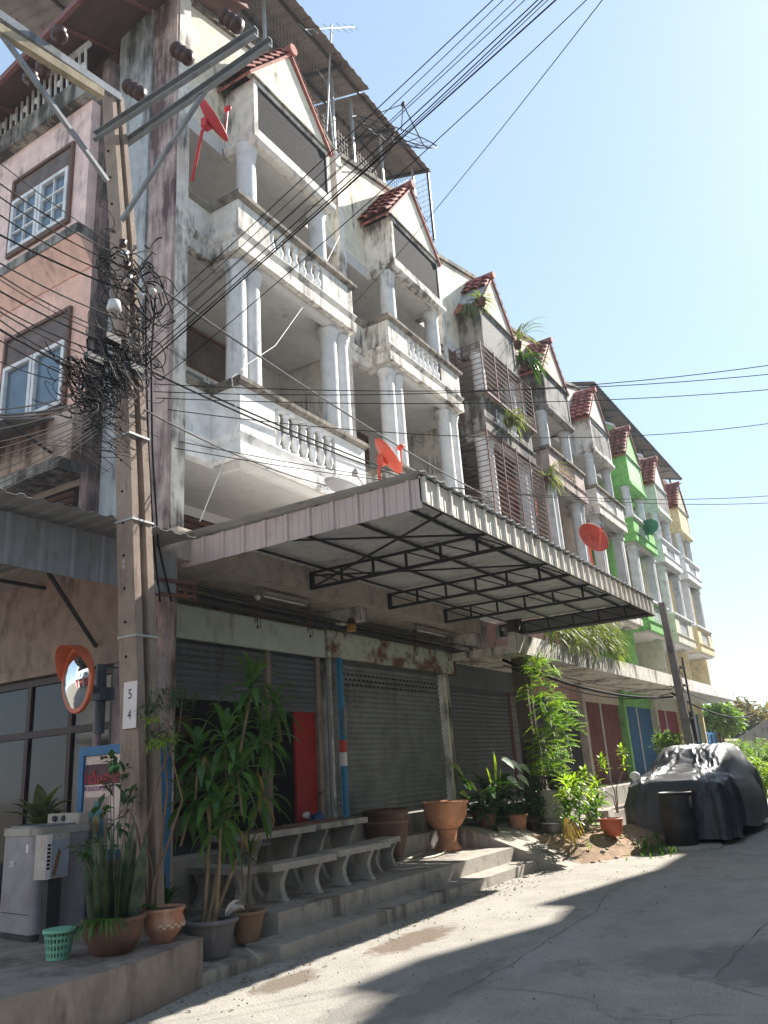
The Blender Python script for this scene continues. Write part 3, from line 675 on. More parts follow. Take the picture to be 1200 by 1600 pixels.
# ================================================================== sheet metal canopy over the corner shops
def ribbed_fascia(p, q, z0, z1, out, pitch=.28, rib=.05, h=.028):
    """strip of panel from p to q (x,y), ribs stand out along `out`"""
    p, q, o = Vector((*p, 0)), Vector((*q, 0)), Vector((*out, 0)); L = (q - p).length; t = (q - p) / L; m = MB()
    m.prism([p + Vector((0, 0, z0)), q + Vector((0, 0, z0)), q + Vector((0, 0, z1)), p + Vector((0, 0, z1))], -o * .012)
    n = int(L / pitch)
    for i in range(n + 1):
        c = p + t * (pitch * (i + .25))
        if (c - p).length > L - .05: break
        a, b = c - t * rib / 2, c + t * rib / 2; a2, b2 = c - t * rib * .28 + o * h, c + t * rib * .28 + o * h; z = Vector((0, 0, z0 - .003)); d = Vector((0, 0, z1 - z0 + .002))
        m.prism([a + z + o * .001, b + z + o * .001, b2 + z, a2 + z], d)
        for k in (.22, .5, .8):   # faint stiffening lines between the ribs
            c2 = c + t * pitch * k
            if (c2 - p).length < L - .03: m.prism([c2 - t * .005 + z + o * .0012, c2 + t * .005 + z + o * .0012, c2 + z + o * .006], d)
    return m
def corrugated(x0, x1, y0, y1, zf, pitch=.2, h=.025, axis='y', th=.004):
    """sheet with ribs along y (or x); zf(x,y) gives the height"""
    m = MB(); pr = [(0, 0), (.35, 0), (.5, 1), (.72, 1), (.87, 0)]
    L = (x1 - x0) if axis == 'y' else (y1 - y0); us = []
    i = 0
    while i * pitch < L:
        for a, b in pr:
            u = (i + a) * pitch
            if u <= L: us.append((u, b * h))
        i += 1
    vs = []
    for k in (0, 1):
        for u, dz_ in us:
            for e in (0, 1):
                x, y = (x0 + u, (y0, y1)[e]) if axis == 'y' else ((x0, x1)[e], y0 + u)
                vs.append((x, y, zf(x, y) + dz_ - k * th))
    n = len(us); o = 2 * n; fs = []
    for i in range(n - 1):
        a = 2 * i; fs += [(a, a + 2, a + 3, a + 1), (o + a, o + a + 1, o + a + 3, o + a + 2), (a, o + a, o + a + 2, a + 2), (a + 1, a + 3, o + a + 3, o + a + 1)]
    return m.add(vs, fs)
CX0, CX1, CY0, CY1 = 6.60, 15.62, 3.53, 6.84
zc_ = lambda x, y: 4.415 + .012 * (y - CY0)
can = thing('metal_canopy', 'large sheet metal canopy with cream ribbed fascia over the closed corner shops', 'canopy', (11, 6.84, 4.4))
corrugated(CX0 - .1, CX1 + .04, CY0 - .055, CY1, zc_).build('roof_sheet', mat('grey_roof_sheet', (.62, .62, .61), .6, var=.12, grime=.15, bump=.05), can)
ribbed_fascia((CX0, CY0), (CX1, CY0), 4.13, 4.40, (0, -1)).build('front_fascia', fascia_m, can)
ribbed_fascia((CX0, CY1), (CX0, CY0), 4.06, 4.37, (-1, 0), .31).build('side_fascia', fascia_p, can)
ribbed_fascia((CX1, CY0), (CX1, CY1), 4.12, 4.40, (1, 0), .31).build('end_fascia', galv_shade, can)
MB().box(CX0 - .002, CX1, CY0 - .004, CY0 + .02, 4.395, 4.41).bar((CX0 + .01, CY0 + .03, 4.15), (CX1 - .01, CY0 + .03, 4.15), .035).bar((CX0 + .01, CY0 + .03, 4.37), (CX1 - .01, CY0 + .03, 4.37), .035).build('edge_rail', steel_dark, can)
for X in (8.93, 11.03, 12.97, 15.45):
    t = MB(); zt, zb = 4.375, 4.15; ys = [CY1 - .2 - i * .52 for i in range(7)]
    t.bar((X, CY1 - .15, zt), (X, CY0 + .05, zt), .032); t.bar((X, CY1 - .15, zb), (X, CY0 + .05, zb), .04)
    for i, y in enumerate(ys):
        if y > CY0: t.bar((X, y, zb), (X, y, zt), .03 if i else .06, up=(0, 1, 0))
        if i < 6: t.bar((X, y, zt), (X, max(CY0 + .1, ys[i + 1]), zb), .018, up=(1, 0, 0))
    t.build('truss', steel_dark, can)
for y in (4.15, 4.85, 5.6, 6.4):
    MB().bar((CX0 + .05, y, 4.39), (CX1 - .05, y, 4.39), .03, .03).build('purlin', steel_dark, can)
t = MB(); t.bar((8.93, 6.6, 4.17), (7.6, CY0 + .1, 4.36), .022); t.bar((6.75, 6.6, 4.36), (8.93, 3.7, 4.33), .022); t.bar((8.93, 6.6, 4.33), (11.0, 3.7, 4.33), .022)
t.build('cross_brace', steel_dark, can)

# smaller grey awning over the side shop, left of the near pole
aw = thing('side_awning', 'grey ribbed sheet awning over the side shop window left of the utility pole', 'awning', (6.0, 6.62, 4.2))
zs = lambda x, y: 4.10 + .06 * (x - 3) 
corrugated(2.6, 6.32, 6.28, 10.5, lambda x, y: 4.16 + .03 * (x - 3), axis='y').build('roof_sheet', galv_shade, aw)
m_ = ribbed_fascia((2.7, 6.62), (6.33, 6.62), 3.64, 4.14, (0, -1), .36); m_.build('fascia', fascia_g, aw)
ribbed_fascia((2.7, 10.4), (2.7, 6.62), 3.64, 4.14, (-1, 0), .36).build('fascia', fascia_g, aw)
t = MB(); 
for y in (7.2, 8.8):
    t.bar((2.8, y, 4.1), (6.3, y, 4.1), .04); t.bar((2.8, y, 3.72), (4.4, y, 3.72), .05); t.bar((4.4, y, 3.72), (4.4, y, 4.1), .05); t.bar((2.9, y, 4.08), (4.4, y, 3.74), .03)
t.build('bracket_frame', steel_dark, aw)
MB().bar(atX(76, 895, 5.0), atX(150, 1010, 6.2), .035).build('stay', steel_dark, aw)

# ================================================================== roofs over the terraces
rs = thing('rooftop_shelter', 'big rusty brown sheet roof on steel posts above the two nearest houses', 'roof shelter', (10, 6.9, 13.6))
brown_sheet = mat('brown_rusty_sheet', (.20, .17, .155), .75, var=.25, scale=2, rust=.35, rcol=(.13, .07, .05), bump=.15)
zr_ = lambda x, y: 15.12 + .30 * (y - 6.5)
corrugated(5.6, 11.4, 6.5, 12.5, zr_, .24, .03).build('roof_sheet', brown_sheet, rs)
corrugated(11.35, 14.25, 6.62, 12.5, lambda x, y: 15.1 + .30 * (y - 6.62), .24, .03).build('roof_sheet', brown_sheet, rs)
t = MB()
for y in (6.75, 7.6, 8.6, 9.8, 11): t.bar((5.7, y, zr_(0, y) - .05), (14.2, y, zr_(0, y) - .05), .05)
for x in (6.3, 8.3, 10.5, 12.55, 14.1): t.bar((x, 6.6, zr_(0, 6.6) - .1), (x, 12.4, zr_(0, 12.4) - .1), .05, .07)
t.build('rafters', steel_dark, rs)
for x in (6.5, 8.6, 10.7, 11.4, 12.55, 14.0):
    MB().bar((x, 7.0, 13.0), (x, 7.0, 15.2), .05, up=(0, 1, 0)).build('post', galv, rs)
t = MB()
for i in range(74):
    x = 6.6 + i * .1; t.bar((x, 7.03, 13.05), (x, 7.03, 15.18), .006, up=(0, 1, 0))
for i in range(14): t.bar((6.6, 7.03, 13.6 + i * .11), (14.0, 7.03, 13.6 + i * .11), .006)
for i in range(16): t.bar((14.2, 6.7 + i * .12, 13.0), (14.2, 6.7 + i * .12, 15.1), .006, up=(0, 1, 0))
for i in range(12): t.bar((14.2, 6.7, 13.3 + i * .15), (14.2, 8.5, 13.3 + i * .15), .006)
t.build('wire_mesh', steel_dark, rs)
t = MB(); t.bar((14.2, 6.7, 13.2), (14.2, 6.7, 15.1), .05, up=(0, 1, 0)); t.build('post', steel_dark, rs)
sr = thing('side_eave', 'maroon sheet eave sloping over the side street terrace, top left', 'eave', (6, 10, 13.8))
e = MB(); maroon = mat('maroon_eave_sheet', (.15, .085, .075), .7, var=.25, scale=3, bump=.15)
a_ = [atX(0, 122, 5.3), atX(128, -10, 5.3)]; d_ = (a_[0] - a_[1]).normalized()
p0, p1 = a_[1] - d_ * 2.5, a_[0] + d_ * 3
e.prism([p0, p1, p1 + Vector((2.2, 0, .9)), p0 + Vector((2.2, 0, .9))], (0, 0, .05)); e.build('roof_sheet', maroon, sr)
t = MB()
for i in range(9):
    q = p0 + d_ * (i * .9 + .4); t.bar(q + Vector((.05, 0, -.03)), q + Vector((2.2, 0, .85)), .04, .07)
t.bar(p0 + Vector((.02, 0, -.04)), p1 + Vector((.02, 0, -.04)), .06, .09); t.build('rafters', mat('maroon_rafter', (.22, .09, .08), .7), sr)

fr_ = thing('rooftop_shelter', 'light steel truss roof above the green, off white and yellow houses', 'roof shelter', (34, 7, 13.6))
zf_ = lambda x, y: 13.9 + .018 * (x - 24) + (.30 * (y - 6.4) if y < 9 else .78 - .3 * (y - 9))
corrugated(25.2, 38.9, 6.4, 9.0, zf_, .3, .03).build('roof_sheet', galv_shade, fr_); corrugated(25.2, 38.9, 9.0, 11.6, zf_, .3, .03).build('roof_sheet', galv_shade, fr_)
t = MB(); t.prism([(25.3, 6.6, 13.85), (25.3, 9.0, 14.6), (25.3, 11.4, 13.85)], (.05, 0, 0)); t.build('gable_panel', mat('bluish_sheet', (.5, .53, .56), .6, grime=.2), fr_)
for X in (25.6, 28.2, 30.9, 33.6, 36.3, 38.7):
    t = MB(); zz = lambda y: zf_(X, y) - .05
    t.bar((X, 6.45, zz(6.45)), (X, 9, zz(9)), .05); t.bar((X, 9, zz(9)), (X, 11.5, zz(11.5)), .05); t.bar((X, 6.5, zz(6.5) - .2), (X, 9.2, zz(6.5) - .15), .05)
    for y in (7, 7.6, 8.3): t.bar((X, y, zz(6.5) - .19), (X, y + .3, zz(y + .3)), .03, up=(1, 0, 0))
    t.bar((X, 6.98, 13.0), (X, 6.98, zz(7)), .08, up=(0, 1, 0)); t.build('truss', mat('blue_grey_steel', (.10, .13, .17), .5), fr_)
t = MB()
for y in (6.5, 7.3, 8.1, 8.9): t.bar((25.3, y, zf_(25.3, y) - .03), (38.8, y, zf_(38.8, y) - .03), .05)
t.build('purlins', mat('blue_grey_steel', ()), fr_)

# ================================================================== utility poles
pole_m = mat('weathered_pole_concrete', (.30, .235, .19), .9, var=.18, grime=.45, gcol=(.12, .09, .075), streak=1.5, bump=.4)
def loft_pole(m, pts, sx, sy):
    cs = [(-1, -1), (-.34, -1), (-.28, -.2), (.28, -.2), (.34, -1), (1, -1), (1, 1), (.34, 1), (.28, .2), (-.28, .2), (-.34, 1), (-1, 1)]
    vs = []; n = len(cs)
    for (p, k) in pts: vs += [(p[0] + u * sx * k, p[1] + v * sy * k, p[2]) for u, v in cs]
    fs = [(i * n + j, i * n + (j + 1) % n, (i + 1) * n + (j + 1) % n, (i + 1) * n + j) for i in range(len(pts) - 1) for j in range(n)]
    fs.append(tuple((len(pts) - 1) * n + j for j in range(n))); return m.add(vs, fs)
PY = 6.12
pc = [atY(222, 1400, PY), atY(214, 1083, PY), atY(204, 750, PY), atY(189, 370, PY), atY(173, 148, PY)]
pc[0].z = .3
np_ = thing('utility_pole', 'tall weathered concrete utility pole at the corner wrapped in tangled cables', 'utility pole', (pc[0].x, PY, .38))
for p_ in pc: p_.x += .03
loft_pole(MB(), [(p, k) for p, k in zip(pc, (1.14, 1.08, 1.0, .84, .72))], .122, .115).build('shaft', pole_m, np_)
def PP(z):
    for a, b in zip(pc[:-1], pc[1:]):
        if z <= b.z: t = (z - a.z) / (b.z - a.z); return a.lerp(b, max(t, 0))
    return pc[-1].copy()
bd = MB(); q = PP(2.45); xl = q.x - .136
bd.box(xl - .008, xl - .001, PY - .125, PY + .055, 2.15, 2.58).build('paper_plate', paper, np_)
text('5', .13, (xl - .0092, PY - .035, 2.46), '-X', ink, np_, None, shx=.9); text('4', .13, (xl - .0092, PY - .035, 2.27), '-X', ink, np_, None, shx=.8)
q = PP(3.75); text('8\n8', .055, (q.x - .130, PY + .02, 3.72), '-X', paper, np_, None)
for z in (3.0, 4.15, 5.05):
    q = PP(z); MB().box(q.x - .14, q.x + .14, PY - .132, PY + .132, z, z + .02).build('steel_band', galv, np_)
bolt = MB()
for i in range(22):
    z = 1.5 + i * .33; q = PP(z); bolt.lathe([(.014, 0), (.014, .012)], (q.x - .131 + .0012 * i, PY + .02, z), 8, axis=(-1, 0, 0))
bolt.build('bolt_holes', dark_in, np_)
def channel(p, q, sx=.05, sz=.1, up=(0, 0, 1)):
    m = MB(); p, q = Vector(p), Vector(q); t = (q - p).normalized(); n = t.cross(Vector((0, 0, 1))).normalized()
    m.bar(p, q, .008, sz); m.bar(p + Vector((0, 0, sz / 2)) + n * sx / 2, q + Vector((0, 0, sz / 2)) + n * sx / 2, sx, .008); m.bar(p - Vector((0, 0, sz / 2)) + n * sx / 2, q - Vector((0, 0, sz / 2)) + n * sx / 2, sx, .008)
    L = (q - p).length; k = int(L / .32)
    return m
arm_m = mat('galvanised_crossarm', (.25, .26, .27), .5, metal=.3, grime=.3)
arm_l = mat('weathered_wood_crossarm', (.42, .34, .22), .8, var=.3, grime=.3)
def seg(pa, pb, plane='Z', v=8.4): return (atZ(*pa, v), atZ(*pb, v))
zt = pc[-1].z
z1_, z2_ = atY(160, 213, PY).z, atY(205, 228, PY).z
A0, A1 = atZ(150, 216, z1_), atZ(403, 52, z1_); B0, B1 = atZ(178, 240, z2_), atZ(425, 68, z2_)
channel(A0, A1).build('crossarm', arm_m, np_); channel(B0, B1).build('crossarm', arm_m, np_)
z3_, z4_ = PP(99).z - .05, PP(99).z - .28
C0, C1 = atZ(190, 152, z3_), atZ(-40, -6, z3_); D0, D1 = atZ(160, 148, z4_), atZ(-40, 22, z4_)
channel(C0, C1).build('crossarm', arm_m, np_); MB().bar(D0, D1, .08, .1).build('crossarm', arm_l, np_)
MB().bar(atY(168, 283, PY - .05), D1.lerp(D0, .18) + Vector((0, 0, -.02)), .045).build('brace', arm_m, np_)
MB().bar(atY(190, 345, PY - .15), B0.lerp(B1, .62), .04).build('brace', arm_m, np_)
ins_m = mat('brown_porcelain', (.05, .018, .014), .38, bump=0, spec=.45)
def ins_string(p, d, n=3, r=.085):
    t = MB(); d = Vector(d).normalized(); p = Vector(p)
    for i in range(n): t.lathe([(.02, 0), (.035, .01), (r * .6, .02), (r, .05), (r * .95, .065), (r * .4, .05), (.03, .10), (.02, .13)], p + d * .135 * i, 14, axis=d)
    return t.build('insulator', ins_m, np_)
def ins_px(a, b, base, r=.085):
    p = atX(*a, base); q = p + (atX(*b, base) - p); ins_string(p, q - p, 3, r)
ins_px((222, 148), (180, 122), A0.x); ins_px((297, 92), (252, 62), A1.x + .02); ins_px((374, 42), (328, 10), A1.x + .04)
for (px, py) in ((92, 62), (48, 130), (68, 112)):
    p = atZ(px, py, z3_ + .08); MB().lathe([(.03, -.08), (.03, 0), (.06, .01), (.09, .04), (.09, .07), (.05, .08), (.06, .11), (.07, .14), (.03, .17), (0.001, .18)], p, 14).build('insulator', ins_m, np_)
spool = mat('white_porcelain', (.62, .60, .58), .3, bump=0)
for i, py in enumerate((385, 402, 420, 440, 455)):
    q = atY(192 + i * 3, py, PY - .18); MB().lathe([(.03, 0), (.045, .015), (.028, .04), (.045, .065), (.03, .08)], q, 12).build('spool_insulator', spool if i % 2 else ins_m, np_)
for (px, py) in ((215, 462), (232, 455), (243, 452)):
    q = atY(px, py, PY - .2); MB().lathe([(.025, 0), (.04, .02), (.04, .06), (.02, .09)], q, 12, axis=(1, -.3, .4)).build('spool_insulator', spool, np_)
# steel angle bracket under the cables at the shop corner
br = MB(); q = atY(262, 935, 6.7)
for dz_ in (0, .16): br.bar((q.x - .35, 6.62, q.z + dz_), (q.x + .35, 6.62, q.z + dz_ + .05), .04)
for i in range(6): br.bar((q.x - .35 + i * .14, 6.62, q.z), (q.x - .35 + i * .14, 6.66, q.z + .2), .03, up=(0, 1, 0))
solo(br, 'cable_bracket', steel_rust, 'rusty steel cable bracket on the corner above the pale green board', 'bracket', (q.x, 6.62, q.z))

wood_pole = mat('dark_pole_with_roots', (.15, .115, .095), .95, var=.3, grime=.4, streak=2, bump=.9)
P2 = thing('utility_pole', 'dark root covered utility pole beside the leafy climber, under the canopy end', 'utility pole', (15.62, 6.35, .33))
loft_pole(MB(), [((15.72, 6.35, .2), 1.5), ((15.68, 6.35, 1.2), 1.15), ((15.58, 6.35, 2.4), 1.0), ((15.5, 6.35, 4.95), .9)], .15, .14).build('shaft', wood_pole, P2)
rt = MB()
for i in range(16):
    a = R.uniform(0, 6.28); pts = []
    for j in range(9):
        z = .3 + j * R.uniform(.2, .3); rr = .24 - .01 * j; pts.append((15.66 - .03 * j * .3 + rr * math.cos(a), 6.35 + rr * math.sin(a), z)); a += R.uniform(-.25, .25)
    rt.tube(pts, [.03 - .002 * j for j in range(9)], 5)
rt.build('aerial_roots', wood_pole, P2)
t = MB()
for i in range(8): MB().bar((15.30, 6.18, 1.7 + i * .33), (15.42, 6.18, 1.72 + i * .33), .02).build('pole_step', steel_dark, P2)
P3 = thing('utility_pole', 'slim grey utility pole standing in front of the green and off white houses', 'utility pole', (23.55, 5.05, .0))
b3, t3 = atY(1086, 1200, 5.05), atY(1034, 942, 5.05)
loft_pole(MB(), [((b3.x, 5.05, 0), 1.1), ((b3.x, 5.05, 1.6), 1.05), (tuple(t3), .8)], .115, .11).build('shaft', mat('grey_pole_concrete', (.22, .2, .185), .9, grime=.4, bump=.3), P3)
t = MB(); 
for z in (2.5, 3.4, 3.9): t.box(b3.x - .2, b3.x + .25, 4.88, 5.2, z, z + .03)
t.bar((b3.x + .2, 4.9, .3), (b3.x + .1, 4.9, 4.2), .05, up=(0, 1, 0)); t.box(b3.x + .16, b3.x + .42, 4.88, 5.1, 1.9, 2.7)
t.build('meter_box', steel_dark, P3)

# ================================================================== dishes and aerials
def dish(name_label, c, nrm, r, m, mesh=False, foot=None, base=None):
    c, nrm = Vector(c), Vector(nrm).normalized(); base = base or c
    o = thing('satellite_dish', name_label, 'satellite dish', tuple(base), 'satellite dishes on the row')
    prof = [(.001, 0)] + [(r * i / 8, .22 * r * (i / 8) ** 2) for i in range(1, 9)] + [(r * 1.01, .22 * r - .005), (r * .98, .22 * r - .018)] + [(r * i / 8, .22 * r * (i / 8) ** 2 - .014) for i in range(7, 0, -1)]
    if mesh:
        t = MB(); q_ = Vector((0, 0, 1)).rotation_difference(nrm)
        def pt(rr, a): return c + q_ @ Vector((rr * math.cos(a), rr * math.sin(a), .22 * rr * rr / r))
        for k in range(1, 6): t.tube([pt(r * k / 5, a * math.pi / 14) for a in range(29)], .012 if k == 5 else .005, 4, False)
        for k in range(20): t.tube([pt(r * j / 5, k * math.pi / 10) for j in range(6)], .010 if k % 4 == 0 else .005, 4)
        t.build('mesh_reflector', m, o)
    else: MB().lathe(prof, c, 30, axis=nrm).build('reflector', m, o)
    t = MB(); f = c + nrm * r * (.95 if not mesh else .8)
    u = nrm.cross(Vector((0, 0, 1))).normalized(); v = nrm.cross(u)
    e0 = c + v * r * .97 + nrm * .2 * r
    if mesh:
        for k in range(3):
            a = k * 2.09; t.tube([c + (u * math.cos(a) + v * math.sin(a)) * r * .9 + nrm * .2 * r, f], .012, 4)
    else:
        if v.z > 0: e0 = c - v * r * .97 + nrm * .2 * r
        t.tube([e0, f], .012, 5)
    t.lathe([(.03, 0), (.04, .05), (.025, .1)], f - nrm * .05, 10, axis=nrm); t.build('feed_arm', m if not mesh else steel_dark, o)
    if foot is not None:
        t = MB(); fp = Vector(foot); t.box(c.x - .06, c.x + .06, c.y - .0, c.y + .1, c.z - .08, c.z + .06) if not mesh else None
        t.tube([c - nrm * .03, Vector((c.x - nrm.x * .12, c.y - nrm.y * .12, c.z - .15)), fp], .022, 8); t.build('mount', steel_dark if mesh else m, o)
    return o
red_d = mat('red_dish_paint', (.50, .035, .045), .5, bump=.03, grime=.05); orange_d = mat('faded_red_dish_paint', (.55, .08, .045), .5, bump=.03)
c = atY(327, 190, 6.2); dish('red satellite dish on a bent arm at the top left balcony corner', c, (.34, -.77, .54), .33, red_d, foot=(6.62, 6.75, c.z - .55))
c = atY(602, 716, 5.2); dish('faded red satellite dish seen edge on behind the canopy roof', c, (.50, -.68, .60), .29, orange_d, foot=(c.x + .15, 5.4, 4.45))
c = atY(541, 772, 5.2); dish('grey satellite dish tilted behind the left part of the canopy roof', c, (.2, -.35, .9), .32, mat('grey_dish_paint', (.42, .40, .40), .6), foot=(c.x, 5.4, 4.45))
c = atY(925, 842, 4.15); dish('round red satellite dish facing the street above the canopy edge', c, (-.55, -.80, .30), .315, orange_d, foot=(c.x + .05, 4.2, 4.45))
c = atY(1012, 822, 6.2); dish('dark green satellite dish hanging on the green house balcony', c, (-.5, -.3, -.75), .36, mat('green_dish_paint', (.02, .22, .13), .5), foot=(c.x + .2, 6.5, c.z + .1))
c = atY(612, 222, 6.3); dish('large see through mesh satellite dish in front of the brown roof edge', c, (-.42, -.66, .58), .92, steel_dark, mesh=True, foot=(c.x + .1, 6.98, 13.5))
def aerial(label, c, boomdir, L, n, el, post):
    o = thing('tv_aerial', label, 'aerial', tuple(post), 'television aerials on the roofs'); c = Vector(c); d = Vector(boomdir).normalized()
    MB().tube([Vector(post), c + Vector((0, 0, .1))], .02, 6).build('mast', galv, o)
    t = MB(); t.tube([c - d * L / 2, c + d * L / 2], .012, 6); u = Vector((0, .0, 1)).cross(d).normalized() * .5 + Vector((0, 0, .85))
    for i in range(n):
        q = c - d * L / 2 + d * L * i / (n - 1); l = el * (1 - .45 * ((i * 7) % 5) / 5); t.tube([q - u * l / 2, q + u * l / 2], .007, 4)
    t.build('boom', galv, o)
c = atY(518, 44, 6.6); dd = atY(556, 42, 6.6) - atY(480, 46, 6.6); aerial('television aerial standing above the roof edge against the sky', c, dd, dd.length, 8, .55, (c.x + .08, 6.9, 13.4))
c = atY(511, 130, 6.95); dd = atY(528, 148, 6.95) - atY(505, 115, 6.95); aerial('small rusty television aerial on a mast below the brown roof', c, dd, .5, 5, .3, (c.x + .1, 6.95, 13.3))

# ================================================================== overhead cables
cable_m = mat('black_cable', (.010, .010, .012), .8, bump=0, spec=.12); cable_g = mat('grey_cable', (.10, .10, .105), .7, bump=0, spec=.2); cable_w = mat('white_cable', (.55, .55, .53), .5, bump=0)
def cable(p, q, sag, r, label, group, m=None, n=22, name='cable'):
    p, q = Vector(p), Vector(q); t = MB().tube(cat(p, q, sag, n), r, 5)
    return solo(t, name, m or cable_m, label, 'cable', tuple(p), group)
def through(p, q, k, sag):
    t = 1 / k; return p + (q + Vector((0, 0, 4 * sag * t * (1 - t))) - p) * k
# bundle to the upper right
for i, (a, b, r) in enumerate([((212, 520), (772, -2), .008), ((216, 530), (786, 0), .006), ((220, 540), (806, 0), .006), ((214, 552), (820, 0), .006), ((222, 560), (840, 0), .009), ((224, 566), (846, 2), .009), ((226, 572), (868, 0), .012), ((218, 580), (856, 0), .006)]):
    p = atY(*a, PY - .2); q = atZ(*b, 7.7); sg = .05 + .09 * (i % 3); cable(p, through(p, q, 1.9, sg), sg, r * .62, 'black cable in the bundle rising from the tangled pole to the upper right sky', 'cables in the upper right bundle')
for i, (a, b) in enumerate([((285, 565), (916, 0)), ((590, 460), (941, 0))]):
    p = atY(*((255, 590) if i == 0 else (548, 480)), PY - .2 if i == 0 else 6.75); q = atZ(*b, 7.7); cable(p, through(p, q, 1.7, .25), .25, .0045, ['thin slack cable below the bundle crossing the second attic box', 'lowest slack cable reaching the wall joint between the two nearest houses'][i], 'slack cables to the upper right')
# thin wires to the right
for i, (a, b) in enumerate([((240, 612), (1200, 571)), ((240, 600), (1200, 585)), ((244, 622), (1200, 609)), ((262, 640), (1200, 662)), ((272, 700), (1200, 775)), ((280, 690), (1200, 786))]):
    p = atY(*a, PY - .1); q = atZ(*b, 6.2 if i < 4 else 5.4); sg = [.35, .3, .25, .55, .5, .5][i]
    cable(p, through(p, q, 1.4, sg), sg, .0055 if i < 4 else .005, ['topmost thin wire running level to the right across the sky', 'second wire from the top running right across the sky', 'third wire running right over the far steel roof', 'fourth wire sloping up right past the green gable', 'upper of two wires leaving right of the yellow house', 'lower of two wires leaving right of the yellow house'][i], 'wires running right across the sky')
# heavy service cables along the facade
for i, (a, b, y1, r) in enumerate([((245, 447), (765, 778), 6.3, .014), ((225, 575), (765, 782), 6.3, .012), ((225, 640), (640, 770), 6.6, .010), ((330, 618), (765, 786), 6.3, .012)]):
    p = atY(*a, PY - .15 if i < 3 else 6.3); q = atY(*b, y1); cable(p, q, [.12, .2, .3, .1][i], r, ['thick grey cable sagging from the pole insulators across the first balcony', 'thick cable crossing below the first balcony towards the canopy', 'grey cable drooping from the pole to the canopy roof', 'black cable fixed to the lowest balcony front'][i], 'service cables along the facade', cable_g if i in (0, 2) else cable_m)
# fan of cables to the left
LG = 'cables leaving left from the tangled pole'
for i, (a, b, r) in enumerate([((205, 398), (0, 255), .006), ((200, 405), (0, 287), .009), ((205, 420), (0, 308), .009), ((205, 437), (0, 336), .009), ((215, 460), (0, 367), .013), ((212, 505), (0, 411), .009), ((205, 528), (0, 430), .008), ((208, 535), (0, 437), .006), ((205, 550), (0, 455), .011), ((190, 560), (0, 480), .008), ((190, 570), (0, 487), .008), ((180, 590), (0, 500), .008), ((200, 610), (0, 515), .014), ((195, 620), (0, 532), .008), ((160, 600), (0, 565), .006)]):
    p = atY(*a, PY - .15); q = atX(*b, 3.0 + .12 * (i % 5)); sg = .10 + .03 * (i % 4); cable(p, through(p, q, 1.6, sg), sg, r * .8, 'black cable of the fan running from the tangled pole to the upper left edge', LG)
for i, (a, b, r) in enumerate([((165, 600), (0, 640), .008), ((150, 620), (0, 648), .012), ((150, 625), (0, 652), .012), ((160, 615), (0, 670), .007), ((165, 630), (0, 690), .007), ((160, 632), (0, 700), .007), ((165, 640), (0, 712), .007), ((165, 645), (0, 722), .008), ((160, 650), (0, 735), .007), ((168, 652), (0, 748), .007), ((170, 655), (0, 756), .007), ((172, 660), (0, 768), .006)]):
    p = atY(*a, PY - .05); q = atX(*b, 3.2); cable(p, through(p, q, 1.6, .12), .12, r * .8, 'black cable of the lower fan dropping from the tangle to the left edge', 'lower cables leaving left')
# tangle of coiled wire on the pole
tg = MB(); tr = random.Random(4); tgo = thing('cable_tangle', 'dense black tangle of coiled wires wrapped round the near utility pole', 'cable tangle', tuple(PP(5.3))); tg2 = MB()
for i in range(230):
    k_ = tr.random()
    if k_ < .55: px, py = tr.gauss(150, 30), tr.gauss(592, 22)
    elif k_ < .9: px, py = tr.gauss(200, 24), tr.gauss(560, 24)
    else: px, py = tr.gauss(195, 28), tr.gauss(455, 45)
    c = atY(px, py, PY - .2 + tr.gauss(0, .08)); n = 18; rx, rz = tr.uniform(.04, .17), tr.uniform(.02, .09); a0 = tr.uniform(0, 6.3); sp = tr.uniform(3, 9); tl = tr.gauss(-.45, .35)
    pts = []
    for j in range(n):
        a = a0 + sp * j / (n - 1); g_ = 1 + .12 * j / n; u, v = rx * math.cos(a) * g_, rz * math.sin(a) * g_; pts.append(c + Vector((u * math.cos(tl) - v * math.sin(tl), .05 * math.sin(a + i), u * math.sin(tl) + v * math.cos(tl))))
    (tg2 if i % 4 == 0 else tg).tube(pts, tr.choice((.003, .004, .0055, .007)), 4)
for i in range(26):
    p = atY(tr.gauss(165, 15), tr.uniform(600, 625), PY - .2); L = tr.uniform(.25, .8); pts = [p + Vector((tr.gauss(0, .04) * j, tr.gauss(0, .02), -L * j / 6)) for j in range(7)]; tg.tube(pts, .004, 4)
tg.build('black_wires', cable_m, tgo); tg2.build('grey_wires', cable_g, tgo)
for (px, py) in ((178, 528), (150, 560), (215, 575)): q = atY(px, py, PY - .3); MB().box(q.x - .09, q.x + .09, q.y, q.y + .07, q.z - .03, q.z + .04).build('splice_box', steel_dark, tgo)
q = atY(178, 487, PY - .25); MB().lathe([(.06, 0), (.075, .03), (.06, .12), (.02, .14)], q, 14).build('splice_dome', spool, tgo)
tg = MB()
for i in range(30):
    px, py = tr.uniform(150, 240), tr.uniform(370, 480); c = atY(px, py, PY - .2 + tr.gauss(0, .05)); pts = [c]
    dx_, w_ = tr.uniform(.015, .04), tr.uniform(.18, .3)
    for j in range(14): pts.append(pts[-1] + Vector((dx_, .008 * math.sin(j * .5 + i), .035 * math.cos(j * w_ + i * .7))))
    tg.tube(pts, tr.choice((.006, .009, .011)), 5)
solo(tg, 'jumper_wires', cable_m, 'short looped jumper wires between the white insulators high on the near pole', 'jumper wires', tuple(PP(7)))
